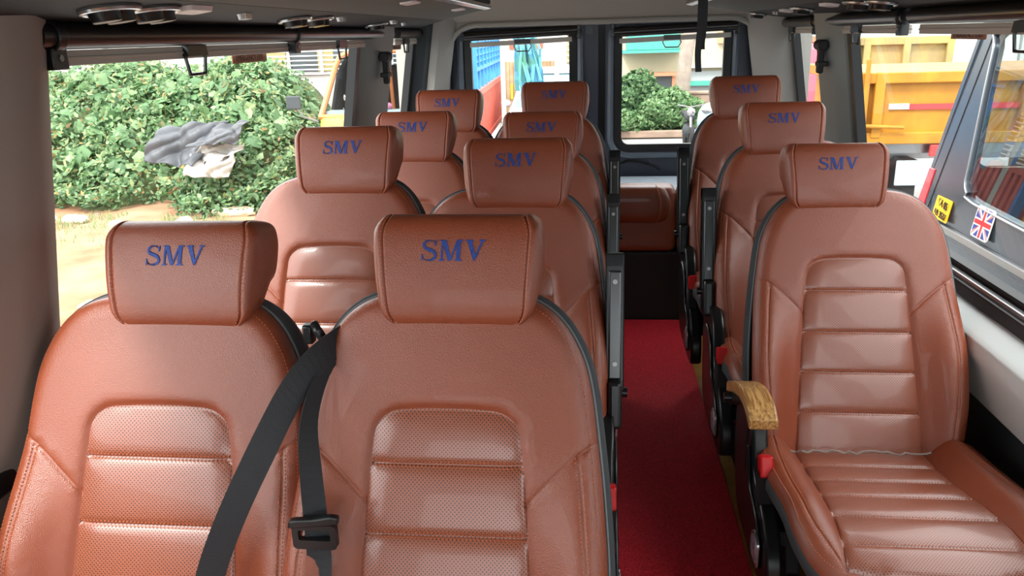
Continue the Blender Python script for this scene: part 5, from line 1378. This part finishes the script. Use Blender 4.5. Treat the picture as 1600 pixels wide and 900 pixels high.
for w_ in wins:
    cc = w_.mean(0)
    mb = MB(); mb.add([(vx(z) + 0.012, y, z) for y, z in w_], [tuple(range(len(w_)))]); pn = mb.build('side_window', M['vehicle_glass'], t, fixn=False)
    mb = MB(); mb.tube([(vx(z) - 0.002, y, z) for y, z in inset(w_, -0.012)], 0.006, 6, closed=True); mb.build('window_trim', M['chrome'], pn, smooth=True)
hw_ = rrect(0.26, 1.64, 1.20, 2.0, 0.12)
holed_panel(np.array([(0.0, 0.3), (1.9, 0.3), (1.9, 0.95), (1.72, 2.15), (0.18, 2.15), (0.0, 0.95)]), [hw_], lambda x, z: (x, yr(z), z), lambda x, z: (x, yr(z) - 0.04, z), 'tail', M['van_grey'], t)
mb = MB(); mb.add([(x, yr(z) - 0.015, z) for x, z in hw_], [tuple(range(len(hw_)))]); mb.build('rear_window', M['vehicle_glass'], t, fixn=False)
mb = MB(); mb.box(0.22, 1.68, -3.2, yr(2.28) - 0.1, 2.27, 2.33); mb.build('roof', M['van_grey'], t, bevel=0.02)
mb = MB(); mb.box(0.05, 1.85, -3.2, 2.0, 0.32, 0.40); mb.build('van_floor', M['matte_black'], t)
for k in range(3):
    for xx in (0.35, 1.2):
        mb = MB(); mb.box(xx, xx + 0.42, -2.2 + k * 1.3, -2.05 + k * 1.3, 0.45, 1.45); mb.build('cabin_seat', M['cabin_dark'], t, bevel=0.05)
mb = MB(); mb.prism([(yr(1.2) + 0.005, 1.20), (yr(0.93) + 0.005, 0.93), (yr(0.93) - 0.10, 0.93), (yr(1.2) - 0.075, 1.20)], lambda y, z: (vx(z) - 0.008, y, z), lambda y, z: (vx(z) + 0.03, y, z)); mb.build('tail_lamp', mat('red_lamp_lens', srgb(220, 40, 52), rough=0.2, coat=0.5), t, bevel=0.004)
mb = MB(); mb.tube([(vx(z) - 0.001, yr(z) - 0.16, z) for z in np.linspace(0.35, 2.1, 12)], 0.004, 6); mb.build('panel_gap', M['rubber'], t, smooth=True)
mb = MB(); mb.box(-0.012, 0.02, -3.2, 2.14, 0.885, 0.925); mb.build('belt_moulding', M['steel'], t, bevel=0.006)
for y in (1.0, -2.4):
    wheel(0.12, y, 0.34, 0.2, 'wheel', t)
    mb = MB(); mb.tube([(0.015, y + 0.40 * math.cos(a), 0.34 + 0.40 * math.sin(a)) for a in np.linspace(-0.1, math.pi + 0.1, 24)], 0.03, 6); mb.build('wheel_arch', M['matte_black'], t, smooth=True)
# number plate sticker
mb = MB(); mb.prism(rrect(-0.105, 0.105, -0.065, 0.065, 0.012), lambda u, v: (vx(1.005 + v) - 0.003, 1.84 + u, 1.005 + v), lambda u, v: (vx(1.005 + v) + 0.001, 1.84 + u, 1.005 + v)); pl = mb.build('number_sticker', mat('yellow_sticker', srgb(246, 184, 20), rough=0.4), t)
MW = lambda y, z: Matrix(((0, 0.16 if z > 1 else 0.10, -1, vx(z) - 0.0060), (-1, 0, 0, y), (0, 1, 0, z), (0, 0, 0, 1)))
text_obj('KA 05', 0.062, M['matte_black'], pl, 'upper_number', MW(1.84, 1.033), extr=0.002)
text_obj('AB 3537', 0.054, M['matte_black'], pl, 'lower_number', MW(1.84, 0.972), extr=0.002)
# union flag sticker
fw, fh, fy, fz = 0.092, 0.088, 1.335, 1.035
mb = MB(); mb.prism(rrect(-fw - 0.006, fw + 0.006, -fh / 1.15 - 0.006, fh / 1.15 + 0.006, 0.02), lambda u, v: (vx(fz + v) - 0.003, fy + u, fz + v), lambda u, v: (vx(fz + v) + 0.001, fy + u, fz + v)); fl_ = mb.build('flag_sticker', M['louvre'], t)
FH = fh / 1.15
M['flag_blue'] = mat('flag_blue', srgb(30, 60, 150), rough=0.4); M['flag_red'] = mat('flag_red', srgb(220, 30, 44), rough=0.4)
mb = MB()
for sx_ in (1, -1):
    for sz_ in (1, -1):
        mb.add([(vx(fz + sz_ * b * FH) - 0.0036, fy + sx_ * a * fw, fz + sz_ * b * FH) for a, b in ((0.24, 0.42), (0.24, 0.98), (0.72, 0.98))], [(0, 1, 2)])
        mb.add([(vx(fz + sz_ * b * FH) - 0.0036, fy + sx_ * a * fw, fz + sz_ * b * FH) for a, b in ((0.42, 0.26), (0.98, 0.26), (0.98, 0.76))], [(0, 1, 2)])
mb.build('blue_fields', M['flag_blue'], fl_, fixn=False)
mb = MB()
mb.add([(vx(fz + b * FH) - 0.0044, fy + a * fw, fz + b * FH) for a, b in ((-1, -0.15), (1, -0.15), (1, 0.15), (-1, 0.15))], [(0, 1, 2, 3)]); mb.add([(vx(fz + b * FH) - 0.0044, fy + a * fw, fz + b * FH) for a, b in ((-0.12, -1), (0.12, -1), (0.12, 1), (-0.12, 1))], [(0, 1, 2, 3)])
for sx_ in (1, -1):
    for sz_ in (1, -1):
        mb.add([(vx(fz + sz_ * b * FH) - 0.0040, fy + sx_ * a * fw, fz + sz_ * b * FH) for a, b in ((0.30, 0.24), (0.40, 0.24), (0.98, 0.86), (0.98, 0.96))], [(0, 1, 2, 3)])
mb.build('red_cross', M['flag_red'], fl_, fixn=False)
